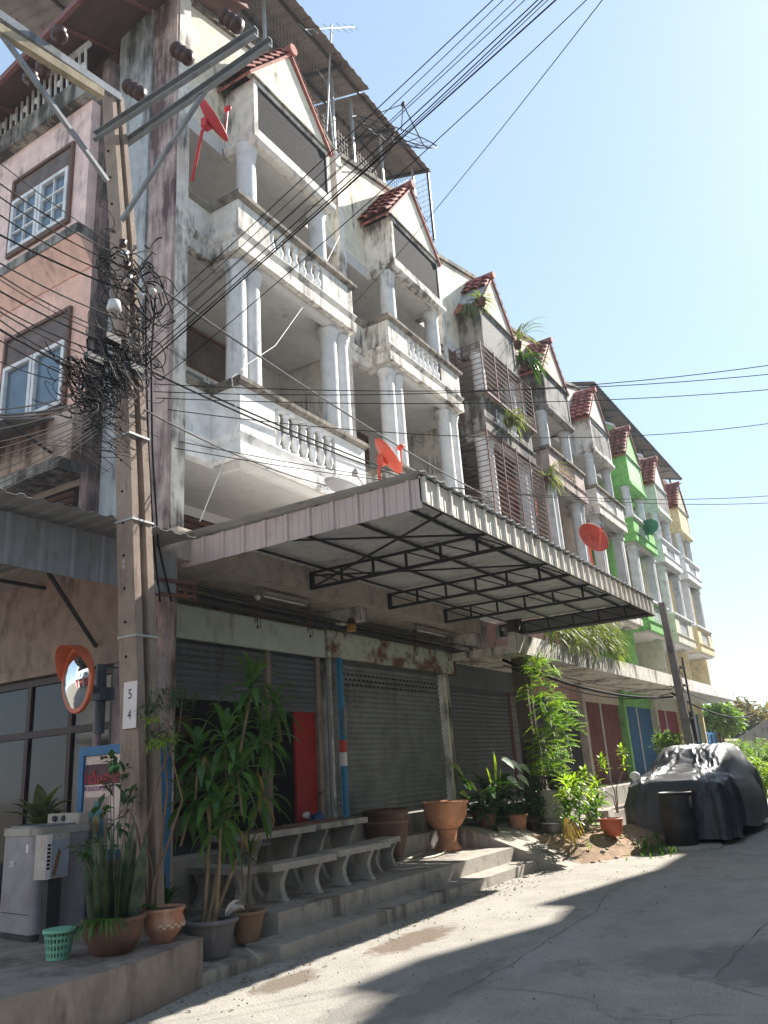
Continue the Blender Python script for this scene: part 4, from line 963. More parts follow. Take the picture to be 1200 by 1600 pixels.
for i, (pp_) in enumerate([[(228, 460), (228, 560), (232, 700), (240, 850), (250, 940)], [(243, 462), (236, 560), (238, 700), (247, 850), (268, 940)]]):
    solo(MB().tube([atY(*q, PY + .1 + .1 * k) for k, q in enumerate(pp_)], .012, 6), 'cable', cable_m, ['left of two thick cables hanging down beside the near pole', 'right of two thick cables hanging down beside the near pole'][i], 'cable', tuple(atY(*pp_[0], PY + .1)), 'drop cables beside the pole')
p = atY(385, 560, 6.3); solo(MB().tube([atY(540, 350, 6.7), atY(480, 470, 6.4), atY(430, 540, 6.2), atY(385, 570, 6.15), atY(362, 590, 6.15), atY(372, 660, 6.15), atY(350, 720, 6.2), atY(312, 815, 6.3)], .006, 6), 'cable', cable_w, 'white cable looping over the first balcony front down to the canopy', 'cable', tuple(p))
# conduits and ties under the slab
for i, (z, y) in enumerate([(3.93, 6.95), (3.86, 7.1), (3.99, 7.2)]):
    solo(MB().tube(cat((6.6, y, z), (15.0, y, z - .03), .06, 14), .012, 5), 'cable', steel_dark, ['front cable slung under the shop soffit', 'middle cable slung under the shop soffit', 'rear cable slung under the shop soffit'][i], 'cable', (6.6, y, z), 'cables under the soffit')
solo(MB().tube([(6.5, 7.33, 3.90), (10, 7.33, 3.885), (15.4, 7.33, 3.86)], .055, 8), 'pipe', steel_dark, 'thick black bundle pipe running above the green sign boards', 'pipe', (6.5, 7.33, 3.9))
solo(MB().tube(cat((14.6, 6.3, 3.55), (23.4, 5.2, 3.1), .25, 16), .03, 6).tube(cat((14.6, 6.3, 3.45), (23.4, 5.2, 3.2), .35, 16), .012, 5).tube(cat((15.6, 6.3, 3.5), (23.4, 5.2, 3.3), .15, 16), .012, 5), 'cable', cable_m, 'sagging cable bundle slung between the root covered pole and the slim far pole', 'cable', (14.6, 6.3, 3.5))
solo(MB().tube(cat((23.4, 5.2, 3.2), (40, 5.6, 3.0), .3, 16), .03, 6).tube(cat((23.4, 5.2, 3.4), (40, 5.6, 3.1), .1, 16), .015, 5), 'cable', cable_m, 'cable bundle continuing right of the slim far pole below the white ledge', 'cable', (23.4, 5.2, 3.2))

# wind chimes and lantern hanging from the soffit
ch_m = mat('tarnished_copper', (.12, .07, .05), .5)
def chime(px, py, i):
    p = atY(px, py, 6.95); p.z = 4.10; lab = ['first wind chime from the left, pale ball top, under the shop soffit', 'second wind chime from the left, above the pale green board', 'third wind chime from the left, beyond the copper lantern', 'fourth wind chime from the left, above the rusted board', 'last wind chime on the right end of the rusted board'][i]
    o = thing('wind_chime', lab, 'wind chime', tuple(p), 'wind chimes along the shop front')
    MB().tube([p, p - Vector((0, 0, .12))], .004, 4).build('cord', steel_dark, o)
    MB().sphere(p - Vector((0, 0, .15)), .042, 12, 8).build('ball', ch_m if i else spool, o); MB().lathe([(.05, 0), (.05, .012)], p - Vector((0, 0, .24)), 12).build('disc', ch_m, o)
    for k in range(5):
        a = k * 1.256; e = p + Vector((.038 * math.cos(a), .038 * math.sin(a), -.24)); MB().tube([e, e - Vector((0, 0, .2 + .03 * k))], .006, 5).build('chime_tube', ch_m, o)
    MB().tube([p - Vector((0, 0, .24)), p - Vector((0, 0, .52))], .003, 4).lathe([(.001, 0), (.02, .03), (.001, .07)], p - Vector((0, 0, .58)), 8).build('clapper', ch_m, o)
for i, (px, py) in enumerate([(402, 925), (483, 935), (647, 975), (697, 985), (733, 990)]): chime(px, py, i)
p = atY(548, 958, 6.95); p.z = 4.1; o = thing('lantern', 'small amber and copper lantern hanging under the shop soffit', 'lantern', tuple(p))
MB().tube([p, p - Vector((0, 0, .16))], .005, 4).build('cord', steel_dark, o); MB().lathe([(.015, 0), (.05, -.03), (.075, -.1), (.08, -.11)][::-1], p - Vector((0, 0, .14)), 14).build('cap', ch_m, o)
MB().lathe([(.07, 0), (.075, .1)], p - Vector((0, 0, .36)), 14).build('shade', mat('amber_glass', (.45, .22, .05), .3), o)
# fluorescent batten
for i, (a, b) in enumerate([(8.2, 9.2), (12.4, 13.6)]):
    o = thing('tube_light', ['unlit fluorescent batten between the first two wind chimes', 'unlit fluorescent batten above the rusted board'][i], 'light fitting', ((a + b) / 2, 6.95, 4.0), 'fluorescent battens under the soffit')
    MB().box(a, b, 6.93, 6.99, 4.02, 4.07).build('housing', mat('dusty_batten', (.32, .28, .24), .7), o); MB().tube([(a + .05, 6.96, 3.995), (b - .05, 6.96, 3.995)], .016, 8).build('tube', spool, o)
# blue drain pipe beside the grey roller shutter
o = thing('drain_pipe', 'blue plastic drain pipe between the red door and the big roller shutter', 'pipe', (10.55, 7.45, .9))
MB().tube([(10.60, 7.40, .85), (10.60, 7.40, 3.4)], .055, 12).build('pipe_run', mat('blue_pvc', (.03, .20, .35), .4), o)
MB().tube([(10.60, 7.40, 1.95), (10.60, 7.40, 2.13)], .06, 12).build('red_sleeve', mat('red_tape', (.55, .07, .05), .6), o)
MB().tube([(10.60, 7.40, 1.75), (10.60, 7.40, 1.95)], .06, 12).build('pale_sleeve', paper, o)
MB().tube([(10.58, 7.33, 2.2), (10.55, 7.31, 2.35), (10.57, 7.32, 2.5), (10.6, 7.33, 2.6)], .03, 7).build('cloth_wrap', mat('grey_rag', (.25, .25, .24), .9), o)
MB().tube([(10.40, 7.5, .85), (10.40, 7.5, 3.4)], .03, 8).build('pipe_run', galv_shade, o)
# ================================================================== plants
g_dark = leafmat('glossy_dark_leaf', (.018, .05, .016), (.03, .085, .02), .35, .25)
g_mid = leafmat('fresh_green_leaf', (.035, .09, .018), (.07, .14, .03), .4, .4)
g_corn = leafmat('corn_plant_leaf', (.03, .085, .022), (.055, .14, .03), .4, .35)
g_lime = leafmat('lime_leaf', (.10, .19, .02), (.17, .25, .03), .45, .45)
g_dry = leafmat('dry_straw_leaf', (.20, .16, .06), (.28, .20, .08), .8, .3)
g_grey = leafmat('dusty_green_leaf', (.07, .10, .05), (.12, .15, .07), .7, .3)
g_snake = leafmat('banded_snake_leaf', (.015, .04, .02), (.08, .12, .06), .45, .1)
bark = mat('pale_cane_bark', (.26, .19, .11), .85, var=.3, bump=.4); twig = mat('twig_bark', (.16, .11, .07), .9, bump=.3)
def crown(m, c, n, L, W, q, lo=-.35, hi=1.35, droop=1.1, fold=.12):
    c = Vector(c)
    for i in range(n):
        a = i * 2.39996 + q.uniform(-.3, .3); e = lo + (hi - lo) * ((i + .5) / n) ** .8 + q.uniform(-.1, .1)
        m.leaf(c + Vector((0, 0, .10 * i / n)), (math.cos(a) * math.cos(e), math.sin(a) * math.cos(e), math.sin(e)), L * q.uniform(.75, 1.1), W * q.uniform(.8, 1.1), droop * q.uniform(.7, 1.3), 6, fold)
def leafcloud(m, c, r, n, L, W, q, flat=1.0, shell=.0, droop=.6, keep=None):
    c = Vector(c)
    for i in range(n):
        while True:
            p = Vector((q.uniform(-1, 1), q.uniform(-1, 1), q.uniform(-1, 1)))
            if shell * shell < p.length_squared < 1: break
        d = Vector((q.gauss(0, 1), q.gauss(0, 1), q.gauss(0, .6) - .15)).normalized()
        P = c + Vector((p.x * r[0], p.y * r[1], p.z * r[2]))
        if keep and not keep(P): continue
        m.leaf(P, d, L * q.uniform(.6, 1.2), W * q.uniform(.7, 1.2), droop, 2, .2, base=.1)
def pot(root, c, r, h, m, kind=0, n=26):
    prs = [[(r * .62, 0), (r * .75, .04), (r * .95, h * .45), (r * 1.0, h * .75), (r * .97, h * .86), (r * 1.08, h * .88), (r * 1.1, h * .96), (r * 1.04, h), (r * .95, h), (r * .93, h * .9)],
           [(r * .70, 0), (r * .74, .03), (r * .98, h * .8), (r * 1.02, h * .86), (r * 1.12, h * .88), (r * 1.12, h * .98), (r * 1.0, h), (r * .93, h * .88)],
           [(r * .55, 0), (r * .6, .03), (r * .9, h * .35), (r * 1.05, h * .62), (r * .92, h * .80), (r * 1.02, h * .84), (r * .98, h * .88), (r * 1.1, h * .92), (r * 1.1, h * .98), (r * .98, h), (r * .9, h * .9)]]
    o = MB().lathe(prs[kind], c, n).build('pot', m, root, local=False)
    MB().lathe([(.0001, 0), (r * .93, .004)][::-1], Vector(c) + Vector((0, 0, h * .9)), n).build('soil', soil, root); return o
greyplastic = mat('grey_plastic_pot', (.15, .14, .145), .6, grime=.2, gcol=(.3, .28, .26)); orange_p = mat('orange_plastic_pot', (.55, .14, .07), .5, bump=.05)

# corn plant in the grey pot
q = random.Random(3)
c0 = Vector((6.08, 5.82, .10)); o = thing('potted_corn_plant', 'tall corn plant with long drooping leaves in a grey plastic pot beside the concrete block', 'potted plant', tuple(c0))
pot(o, c0, .225, .33, greyplastic, 1)
tops = [(392, 1085, 5.85), (352, 1165, 5.7), (418, 1165, 5.95), (330, 1245, 5.75), (372, 1215, 5.6), (405, 1255, 5.9), (310, 1190, 5.9), (345, 1290, 5.65), (378, 1150, 6.0), (430, 1110, 6.05), (300, 1260, 6.0)]
st = MB(); lf = MB()
for i, (px, py, yy) in enumerate(tops):
    t_ = atY(px, py, yy)
    if i in (0, 3, 5, 7): 
        b_ = c0 + Vector((q.uniform(-.07, .07), q.uniform(-.07, .07), .28)); st.tube([b_, b_.lerp(t_, .4) + Vector((q.uniform(-.03, .03), 0, 0)), t_], [.02, .018, .012], 8)
    else: st.tube([t_ - Vector((q.uniform(-.1, .1), q.uniform(-.1, .1), .35)), t_], [.013, .01], 6)
    crown(lf, t_, 19, .46, .08, q, lo=-1.25 if i else -.8, hi=1.4, droop=1.9)
st.build('cane', bark, o); lf.build('foliage', g_corn, o)
lf = MB()
for _ in range(14):
    a = q.uniform(0, 6.28); lf.leaf(atY(q.uniform(310, 420), q.uniform(1180, 1330), 5.75), (math.cos(a) * .5, math.sin(a) * .5, -.7), q.uniform(.2, .35), .04, 1.2, 5, .4)
lf.build('dry_leaves', g_dry, o)
lf = MB(); crown(lf, atY(343, 1275, 5.62), 9, .3, .06, q, lo=.2); crown(lf, atY(395, 1070, 5.84), 6, .36, .075, q, lo=.8); lf.build('young_leaves', g_mid, o)
MB().leaf(c0 + Vector((.12, -.1, .33)), (1, -.2, .6), .2, .12, 1, 4, .4).leaf(c0 + Vector((.1, -.1, .33)), (.3, -.4, 1), .18, .1, 1, 4, .4).build('crumpled_paper', paper, o)
# small palm in clay pot
c0 = Vector((6.62, 5.86, .13)); o = thing('potted_palm', 'small spiky palm in a brown clay pot in front of the concrete bench', 'potted plant', tuple(c0))
pot(o, c0, .165, .28, mat('brown_clay', (.26, .15, .09), .8, grime=.2), 1); t_ = atY(390, 1345, 5.85); MB().tube([c0 + Vector((0, 0, .25)), t_], [.02, .012], 7).build('stem', twig, o)
lf = MB(); crown(lf, t_, 26, .26, .018, q, lo=-.3, droop=1.2); lf.build('foliage', g_dark, o)
MB().tube([atY(379, 1390, 5.83), atY(377, 1310, 5.83)], .008, 5).build('stake', twig, o)
# terracotta pot with twisting shrub by the pole
c0 = Vector((5.30, 5.66, .38)); c0.y = 5.62; o = thing('potted_shrub', 'decorated terracotta pot with a thin twisting shrub reaching up past the pole', 'potted plant', tuple(c0))
pot(o, c0, .165, .27, terracotta, 2); tw = MB(); lf = MB(); ly = MB()
for i in range(26): 
    a = 3.7 + i * .08; tw_ = c0 + Vector((math.cos(a) * .172, math.sin(a) * .172, .135 + .012 * math.sin(i * 1.3)))
    ly.sphere(tw_, .010, 6, 4)
ly.build('raised_pattern', mat('pale_clay_slip', (.60, .42, .32), .9), o)
br_pts = [[(235, 1440), (240, 1380), (262, 1320), (285, 1250), (268, 1180), (262, 1120)], [(232, 1440), (228, 1370), (215, 1300), (205, 1270)], [(240, 1440), (238, 1360), (225, 1310), (250, 1210), (280, 1140), (285, 1090)], [(236, 1440), (250, 1340), (262, 1230), (255, 1160), (240, 1105)]]
for k, b in enumerate(br_pts): tw.tube([atY(px, py, 5.62 + .05 * k) for px, py in b], [.014, .013, .011, .009, .007, .005][:len(b)], 6)
for (px, py, n, rr) in [(255, 1088, 70, .16), (235, 1105, 40, .12), (290, 1095, 50, .15), (262, 1145, 60, .14), (275, 1170, 40, .13), (245, 1150, 30, .1), (205, 1265, 12, .08), (285, 1240, 20, .1)]:
    leafcloud(lf if py < 1130 or py > 1200 else lf, atY(px, py, 5.75), (rr, rr, rr * .8), n, .10, .022, q)
tw.build('branches', twig, o); lf.build('foliage', g_dark, o)
ly = MB()
for (px, py, n, rr) in [(236, 1122, 26, .08), (245, 1160, 40, .1), (272, 1150, 26, .1)]: leafcloud(ly, atY(px, py, 5.62), (rr, rr, rr * .5), n, .09, .02, q)
ly.build('young_leaves', g_lime, o)
# snake plant
c0 = Vector((4.86, 5.72, .38)); o = thing('potted_snake_plant', 'big brown glazed pot full of upright banded snake plant leaves', 'potted plant', tuple(c0))
pot(o, c0, .235, .27, mat('worn_brown_clay', (.16, .08, .05), .7, var=.35, grime=.3, gcol=(.06, .04, .03), bump=.3), 0); lf = MB(); l2 = MB()
for i in range(44):
    a = q.uniform(0, 6.28); rr = q.uniform(.02, .16); p = c0 + Vector((rr * math.cos(a), rr * math.sin(a), .2)); L = q.uniform(.40, .74) if i > 4 else q.uniform(.75, .92)
    lf.leaf(p, (math.cos(a) * .16, math.sin(a) * .16, 1), L, q.uniform(.06, .095), .05, 6, .22, up=(math.sin(a), -math.cos(a), .1), base=.55)
lf.leaf(c0 + Vector((.1, -.1, .2)), (.12, -.08, 1), .72, .095, .02, 7, .2, up=(0, 1, 0), base=.5)
lf.build('blades', g_snake, o)
for i in range(34):
    a = q.uniform(2.4, 5.2); l2.leaf(c0 + Vector((-.18 + q.uniform(-.05, .05), -.05 + q.uniform(-.1, .1), .25)), (math.cos(a), math.sin(a), .7), q.uniform(.22, .36), .02, 3.2, 6, .2)
for i in range(14):
    a = q.uniform(-1.2, 1.2); l2.leaf(c0 + Vector((.2, -.05, .28)), (math.cos(a), math.sin(a), .6), q.uniform(.18, .28), .035, 2.6, 6, .2)
l2.build('arching_leaves', g_mid, o)
l3 = MB(); s3 = MB()
for (px, py) in [(172, 1225), (178, 1185), (190, 1210), (200, 1250), (160, 1262), (210, 1240), (128, 1330), (165, 1320), (185, 1290)]:
    e = atY(px, py, 5.75); s3.tube([c0 + Vector((.02, 0, .2)), c0.lerp(e, .5) + Vector((0, 0, .1)), e], .005, 4); l3 = MB()
    leafcloud(l3, e, (.07, .07, .06), 10, .11, .055, q); l3.build('leaf_spray', g_dark, o)
s3.build('stems', twig, o)
# pots in the dark behind
for i, (x, y, r, h, m, lab) in enumerate([(5.98, 6.35, .17, .30, brownpot, 'dark clay pot with low foliage hidden behind the terracotta and grey pots'), (6.3, 6.75, .15, .3, greyplastic, 'dark pot with trailing leaves behind the corn plant canes')]):
    o = thing('potted_plant', lab, 'potted plant', (x, y, .1)); pot(o, (x, y, .1), r, h, m, 1); lf = MB(); crown(lf, (x, y, .42), 30, .34, .05, q, lo=-.2, droop=1.6); lf.build('foliage', g_dark, o)
# broadleaf plant between washer and glass
o = thing('potted_plant', 'dusky broad leaved plant behind the washing machine by the shop window', 'potted plant', (5.75, 8.0, .38)); pot(o, (5.75, 8.0, .38), .2, .45, brownpot, 1)
lf = MB(); crown(lf, (5.7, 7.9, 1.25), 26, .42, .17, q, lo=-.3, droop=1.2); MB().tube([(5.75, 8, .8), (5.7, 7.9, 1.3)], .02, 6).build('stem', twig, o); lf.build('foliage', g_grey, o)

# broadleaf clump right of the urn
o = thing('banana_like_clump', 'bright broad leaved plant clump rising beside the second roller shutter', 'plant', (14.1, 6.65, .5))
lf = MB(); l2 = MB(); q = random.Random(21)
for (px, py, L, W) in [(703, 1195, .5, .17), (768, 1178, .6, .17), (757, 1200, .4, .12), (778, 1205, .42, .16), (790, 1215, .4, .15), (715, 1238, .35, .13), (728, 1222, .4, .14)]:
    tip = atY(px, py, 6.5); b_ = Vector((14.15, 6.6, .8)); d = (tip - b_).normalized(); lf.leaf(tip - d * L * .9 + Vector((0, -.04, 0)), d, L, W, .15, 7, .25, up=(.5, -1, .3), base=.15)
for i in range(75):
    a = q.uniform(0, 6.28); e = q.uniform(-.2, 1.1); p = Vector((14.0 + q.uniform(-.7, .7), 6.55 + q.uniform(-.25, .25), .75 + q.uniform(-.2, .55)))
    l2.leaf(p, (math.cos(a) * math.cos(e), math.sin(a) * math.cos(e), math.sin(e)), q.uniform(.35, .6), q.uniform(.10, .18), .9, 6, .2, base=.15)
lf.build('sunlit_leaves', g_lime, o); l2.build('foliage', g_dark, o)
st = MB()
for i in range(9): x = 13.7 + i * .1; st.tube([(x, 6.6, .5), (x + q.uniform(-.1, .1), 6.55, 1.2)], .018, 6)
st.build('stems', g_mid, o)
for i, (x, y, z, r, h, m, lab) in enumerate([(14.35, 6.25, .45, .17, .3, terracotta, 'terracotta pot half hidden under the broad leaved clump'), (13.7, 6.6, .55, .22, .32, brownpot, 'dark pot in the shade left under the broad leaved clump'), (15.0, 6.2, .38, .17, .28, brownpot, 'dark pot standing against the root covered pole')]):
    o = thing('potted_plant', lab, 'potted plant', (x, y, z)); pot(o, (x, y, z), r, h, m, 1); lf = MB(); leafcloud(lf, (x, y, z + h + .12), (.3, .25, .22), 90, .16, .05, q); lf.build('foliage', g_dark, o)
o = thing('variegated_plant', 'pale silvery leaved plant in front of the root covered pole', 'plant', (14.9, 6.3, .5)); lf = MB(); l2 = MB()
for (px, py) in [(788, 1195), (800, 1200), (815, 1205), (812, 1222), (797, 1225)]: 
    p = atY(px, py, 6.15); lf.leaf(p + Vector((-.1, 0, .1)), (.8, -.3, -.3), .38, .16, .8, 6, .2, up=(0, -1, .4), base=.15)
lf.build('silvery_leaves', mat('silver_leaf', (.42, .50, .42), .4, bump=0), o); leafcloud(l2, (15.0, 6.2, 1.0), (.35, .25, .5), 160, .2, .07, q); l2.build('foliage', g_dark, o)
# low round planter and blocks
solo(MB().lathe([(.26, 0), (.27, .2), (.22, .2), (.2, .1)], (14.75, 5.72, .36), 20), 'round_planter', darkcon, 'low round concrete planter at the top of the ramp', 'planter', (14.75, 5.72, .36))
solo(MB().prism([(14.9, 5.3, .2), (15.75, 5.3, .2), (15.6, 5.36, .5), (14.95, 5.36, .5)], (0, .25, 0)), 'concrete_kerb_block', concrete, 'short concrete kerb block below the round planter', 'block', (15.3, 5.4, .3))
bx_ = MB().box(15.15, 15.75, 5.62, 6.10, .3, 1.10, rz=.1); solo(bx_, 'concrete_block', concrete, 'square grey concrete block carrying the black pot of the climber', 'block', (15.45, 5.9, .3))
# climber
o = thing('potted_climber', 'tall feathery green climber in a black pot on the concrete block', 'potted plant', (15.42, 5.85, 1.1)); pot(o, (15.42, 5.85, 1.105), .17, .24, mat('black_plastic_pot', (.015, .015, .017), .5), 1)
lf = MB(); l2 = MB(); q = random.Random(8); st = MB()
spots = [(845, 1045, .42), (840, 1075, .40), (862, 1095, .42), (855, 1125, .46), (872, 1140, .42), (885, 1165, .32), (850, 1165, .36), (878, 1110, .36), (862, 1190, .36), (870, 1205, .25), (835, 1035, .3), (848, 1200, .25), (890, 1135, .22)]
def pinnate(m, p, d, L, q):
    d = d.normalized(); s = d.cross(Vector((0, 0, 1)))
    if s.length < .1: s = Vector((1, 0, 0))
    s.normalize()
    for j in range(6):
        b = p + d * L * (j + .6) / 6 + Vector((0, 0, -.25 * L * ((j + 1) / 6) ** 2))
        for k in (-1, 1): m.leaf(b, (s * k + d * .5 + Vector((0, 0, -.3))), L * .33, L * .12, .6, 2, .15, base=.1)
for (px, py, rr) in spots:
    c = atY(px, py, 5.8)
    for i in range(int(42 * rr / .4)):
        v = Vector((q.gauss(0, 1), q.gauss(0, 1), q.gauss(0, 1))).normalized() * q.random() ** .45
        P = c + Vector((v.x * rr * .6, v.y * rr * .6, v.z * rr * .75)); d = Vector((v.x + q.gauss(0, .5), v.y + q.gauss(0, .5), .2 + q.gauss(0, .4)))
        pinnate(lf if q.random() < .7 else l2, P, d, q.uniform(.16, .28), q)
for (px, py, rr) in spots[:10]: c = atY(px, py, 5.85); st.tube([(15.42, 5.85, 1.3), Vector((15.42, 5.85, 1.3)).lerp(c, .5) + Vector((q.uniform(-.1, .1), .05, 0)), c], [.012, .009, .005], 5)
st.build('stems', twig, o); lf.build('foliage', leafmat('climber_leaf', (.05, .13, .02), (.10, .20, .03), .4, .4), o); l2.build('young_leaves', g_lime, o)
lf = MB(); crown(lf, (15.42, 5.8, 1.33), 40, .3, .014, q, lo=.0, droop=1.2); lf.build('grassy_leaves', g_mid, o)
# lily bush
o = thing('lily_bush', 'dense yellow green strap leaved bush on the sandy dirt, left of the orange pot', 'bush', (14.6, 5.0, .3)); q = random.Random(5)
lf = MB(); l2 = MB(); l3 = MB()
for i in range(46):
    px = q.uniform(880, 942); py = q.uniform(1222, 1290); y = q.uniform(4.85, 5.4); c = atY(px, py, y)
    for k in range(9):
        a = q.uniform(0, 6.28); e = q.uniform(-.3, 1.3); (lf if py < 1255 and q.random() < .7 else l2).leaf(c, (math.cos(a) * math.cos(e), math.sin(a) * math.cos(e), math.sin(e)), q.uniform(.18, .34), q.uniform(.035, .06), 1.4, 5, .2)
for i in range(40):
    a = q.uniform(2.5, 5.5); l3.leaf(atY(q.uniform(880, 900), q.uniform(1275, 1295), 4.9), (math.cos(a) * .5, math.sin(a) * .5, -.6), q.uniform(.2, .35), .03, 1.5, 4, .3)
lf.build('sunlit_leaves', g_lime, o); l2.build('foliage', g_mid, o); l3.build('dry_leaves', g_dry, o)
# orange pot with croton
c0 = Vector((15.15, 4.80, .28)); o = thing('potted_croton', 'orange plastic pot with a leggy yellow leaved croton on the dirt mound', 'potted plant', tuple(c0)); pot(o, c0, .20, .30, orange_p, 0)
tw = MB(); lf = MB()
for b in ([(965, 1270), (960, 1235), (945, 1205), (940, 1195)], [(966, 1270), (963, 1230), (975, 1200), (972, 1180)], [(964, 1270), (958, 1245), (930, 1225), (915, 1215)]):
    P = [atY(px, py, 4.8) for px, py in b]; tw.tube(P, [.012, .010, .008, .006], 5); crown(lf, P[-1], 14, .17, .055, q, lo=-.3, droop=.8); crown(lf, P[-2], 8, .15, .05, q, lo=-.3, droop=.8)
tw.build('branches', twig, o); lf.build('foliage', g_lime, o)
# weeds on the dirt
wd = MB(); 
for i in range(420):
    x, y = q.gauss(15.25, .38), q.gauss(4.08, .16)
    if q.random() < .12: x, y = q.uniform(13.8, 16.5), q.uniform(3.9, 5.2)
    a = q.uniform(0, 6.28); e = q.uniform(.3, 1.4); wd.leaf((x, y, dz(x, y)), (math.cos(a) * math.cos(e), math.sin(a) * math.cos(e), math.sin(e)), q.uniform(.06, .2), q.uniform(.012, .03), 1.2, 4, .15)
tag(wd.build('weeds', g_mid), kind='stuff')
for i in range(26):
    x, y = q.uniform(13.7, 16.4), q.uniform(4.0, 5.0); r = q.uniform(.02, .06); s = MB().sphere((x, y, dz(x, y) + r * .2), r, 8, 6, (1.3, 1, .6))
    for v in s.v: v += Vector((q.uniform(-1, 1), q.uniform(-1, 1), q.uniform(-1, 1))) * r * .18
    solo(s, 'stone', dirt if i % 3 else concrete, 'small rough stone lying loose on the sandy dirt mound', 'stone', (x, y, dz(x, y)), 'stones on the dirt mound')

# plants growing on the facades
def strap_plant(label, c, n, L, W, m, seed, droop=1.6, lo=-.4, hi=1.2, arc=(0, 6.28), name='strap_plant'):
    q = random.Random(seed); t = MB(); c = Vector(c)
    for i in range(n):
        a = q.uniform(*arc); e = q.uniform(lo, hi); t.leaf(c + Vector((q.uniform(-.08, .08), q.uniform(-.05, .05), 0)), (math.cos(a) * math.cos(e), math.sin(a) * math.cos(e), math.sin(e)), L * q.uniform(.6, 1.15), W, droop, 8, .2)
    t2 = MB().lathe([(.09, 0), (.12, .16), (.13, .17)], c - Vector((0, 0, .16)), 12)
    o = thing(name, label, 'plant', tuple(c), 'plants growing on the balconies'); t.build('foliage', m, o); t2.build('pot', brownpot, o); return o
strap_plant('long arching strap leaved plant on the roof joint right of the barred house', (18.3, 6.5, 12.3), 34, 1.15, .035, g_grey, 2, 2.2, .1, 1.3)
strap_plant('bushy trailing plant hanging below the arching one right of the barred house', (18.35, 6.4, 11.7), 90, .9, .04, g_dark, 3, 2.6, -.2, .9, (2.2, 6.2))
strap_plant('grassy tuft sprouting at the left eave of the barred house gable', (15.35, 6.2, 12.0), 60, .45, .025, g_grey, 4, 2.2)
strap_plant('dry reddish creeper on the attic box side of the barred house', (15.3, 6.5, 11.9), 60, .6, .03, g_grey, 14, 4.5, -.4, .3, (2.5, 4.5))
strap_plant('spiky plant leaning out at the lower left corner of the pink house balcony', (18.75, 6.3, 8.55), 40, .75, .04, g_grey, 5, 2.2)
strap_plant('leafy plant trailing over the middle balusters of the barred house', (16.4, 6.28, 9.3), 60, .6, .04, g_grey, 6, 3.0, -.3, .9, (3.2, 6.2))
o = thing('hanging_plants', 'mass of grassy plants hanging over the concrete ledge behind the canopy end', 'plants', (19.5, 5.95, 4.05)); q = random.Random(9); lf = MB(); l2 = MB()
for i in range(620):
    x = 16.4 + 5.0 * q.random() ** .8; z = 4.15 + q.uniform(0, .35) + (.4 if 19 < x < 21 else 0) * q.random(); a = q.uniform(2.6, 6.8)
    (lf if q.random() < .6 else l2).leaf((x, 5.98 + q.uniform(-.05, .15), z), (math.cos(a) * .7, -abs(math.sin(a)) * .6, q.uniform(-.2, .9)), q.uniform(.35, .9), .028, 2.4, 6, .2)
lf.build('foliage', g_grey, o); l2.build('grassy_leaves', leafmat('olive_leaf', (.06, .10, .025), (.10, .14, .03), .5, .35), o)

# ================================================================== furniture and objects on the step
stone_m = mat('cast_stone_furniture', (.40, .375, .33), .9, var=.2, grime=.4, gcol=(.16, .14, .12), streak=.2, bump=.4)
top_m = mat('brown_tile_table_top', (.16, .09, .06), .4, var=.3, scale=14, bump=.1)
def curvy_leg(cx, cy, z0, h, rz, w=.34, t=.07):
    pr = [(.5, 0), (.52, .06), (.40, .16), (.30, .35), (.27, .55), (.36, .78), (.48, .93), (.5, 1)]
    pts = [(-a * w, 0, z0 + b * h) for a, b in pr] + [(a * w, 0, z0 + b * h) for a, b in reversed(pr)]
    pts.insert(0, (0, 0, z0 + .05 * h))
    k, s = math.cos(rz), math.sin(rz)
    # profile runs along the local depth axis, thickness along the bench length
    P = [(cx - x * s - (-t / 2) * k * -1, cy + x * k, z) for x, _, z in pts]
    P = [(cx + (-x * s) - t / 2 * k, cy + x * k - t / 2 * s, z) for x, _, z in pts]
    return MB().prism(P, (t * k, t * s, 0))
def bench(label, cx, cy, rz, L, W, z0, H, legs, cat_, name, topm=None, slab=.07, legw=.34):
    o = thing(name, label, cat_, (cx, cy, z0), 'cast stone picnic furniture on the step')
    MB().box(cx - L / 2, cx + L / 2, cy - W / 2, cy + W / 2, z0 + H - slab, z0 + H, rz=rz).build('seat' if 'bench' in name else 'table_top', stone_m, o)
    if topm: MB().box(cx - L / 2 + .05, cx + L / 2 - .05, cy - W / 2 + .05, cy + W / 2 - .05, z0 + H + .001, z0 + H + .006, rz=rz).build('tiled_top', topm, o)
    for d in legs: curvy_leg(cx + d * math.cos(rz), cy + d * math.sin(rz), z0, H - slab, rz, legw).build('leg', stone_m, o)
    return o
bench('front left cast stone bench with curved legs, nearest the small palm', 7.86, 6.22, -.06, 1.1, .32, .333, .40, (-.32, .26), 'bench', 'stone_bench', legw=.30)
bench('front right cast stone bench with curved legs, nearest the shutter steps', 9.05, 6.20, -.03, 1.15, .32, .333, .42, (-.36, .16), 'bench', 'stone_bench', legw=.30)
bench('stone bench behind the tables on the right, set end on', 10.1, 6.55, .12, .9, .32, .333, .40, (-.2, .3), 'bench', 'stone_bench', legw=.30)
bench('left stone table with brown tiled top behind the front benches', 8.1, 6.88, -.02, 1.25, .62, .333, .70, (-.35, .38), 'table', 'stone_table', top_m, legw=.5)
bench('right stone table with brown tiled top, reaching towards the red door', 9.35, 6.86, .04, 1.15, .62, .333, .71, (-.35, .35), 'table', 'stone_table', top_m, legw=.5)
bench('low stone bench half hidden behind the corn plant canes', 7.25, 6.75, 1.5, .9, .32, .333, .40, (-.3, .3), 'bench', 'stone_bench', legw=.30)
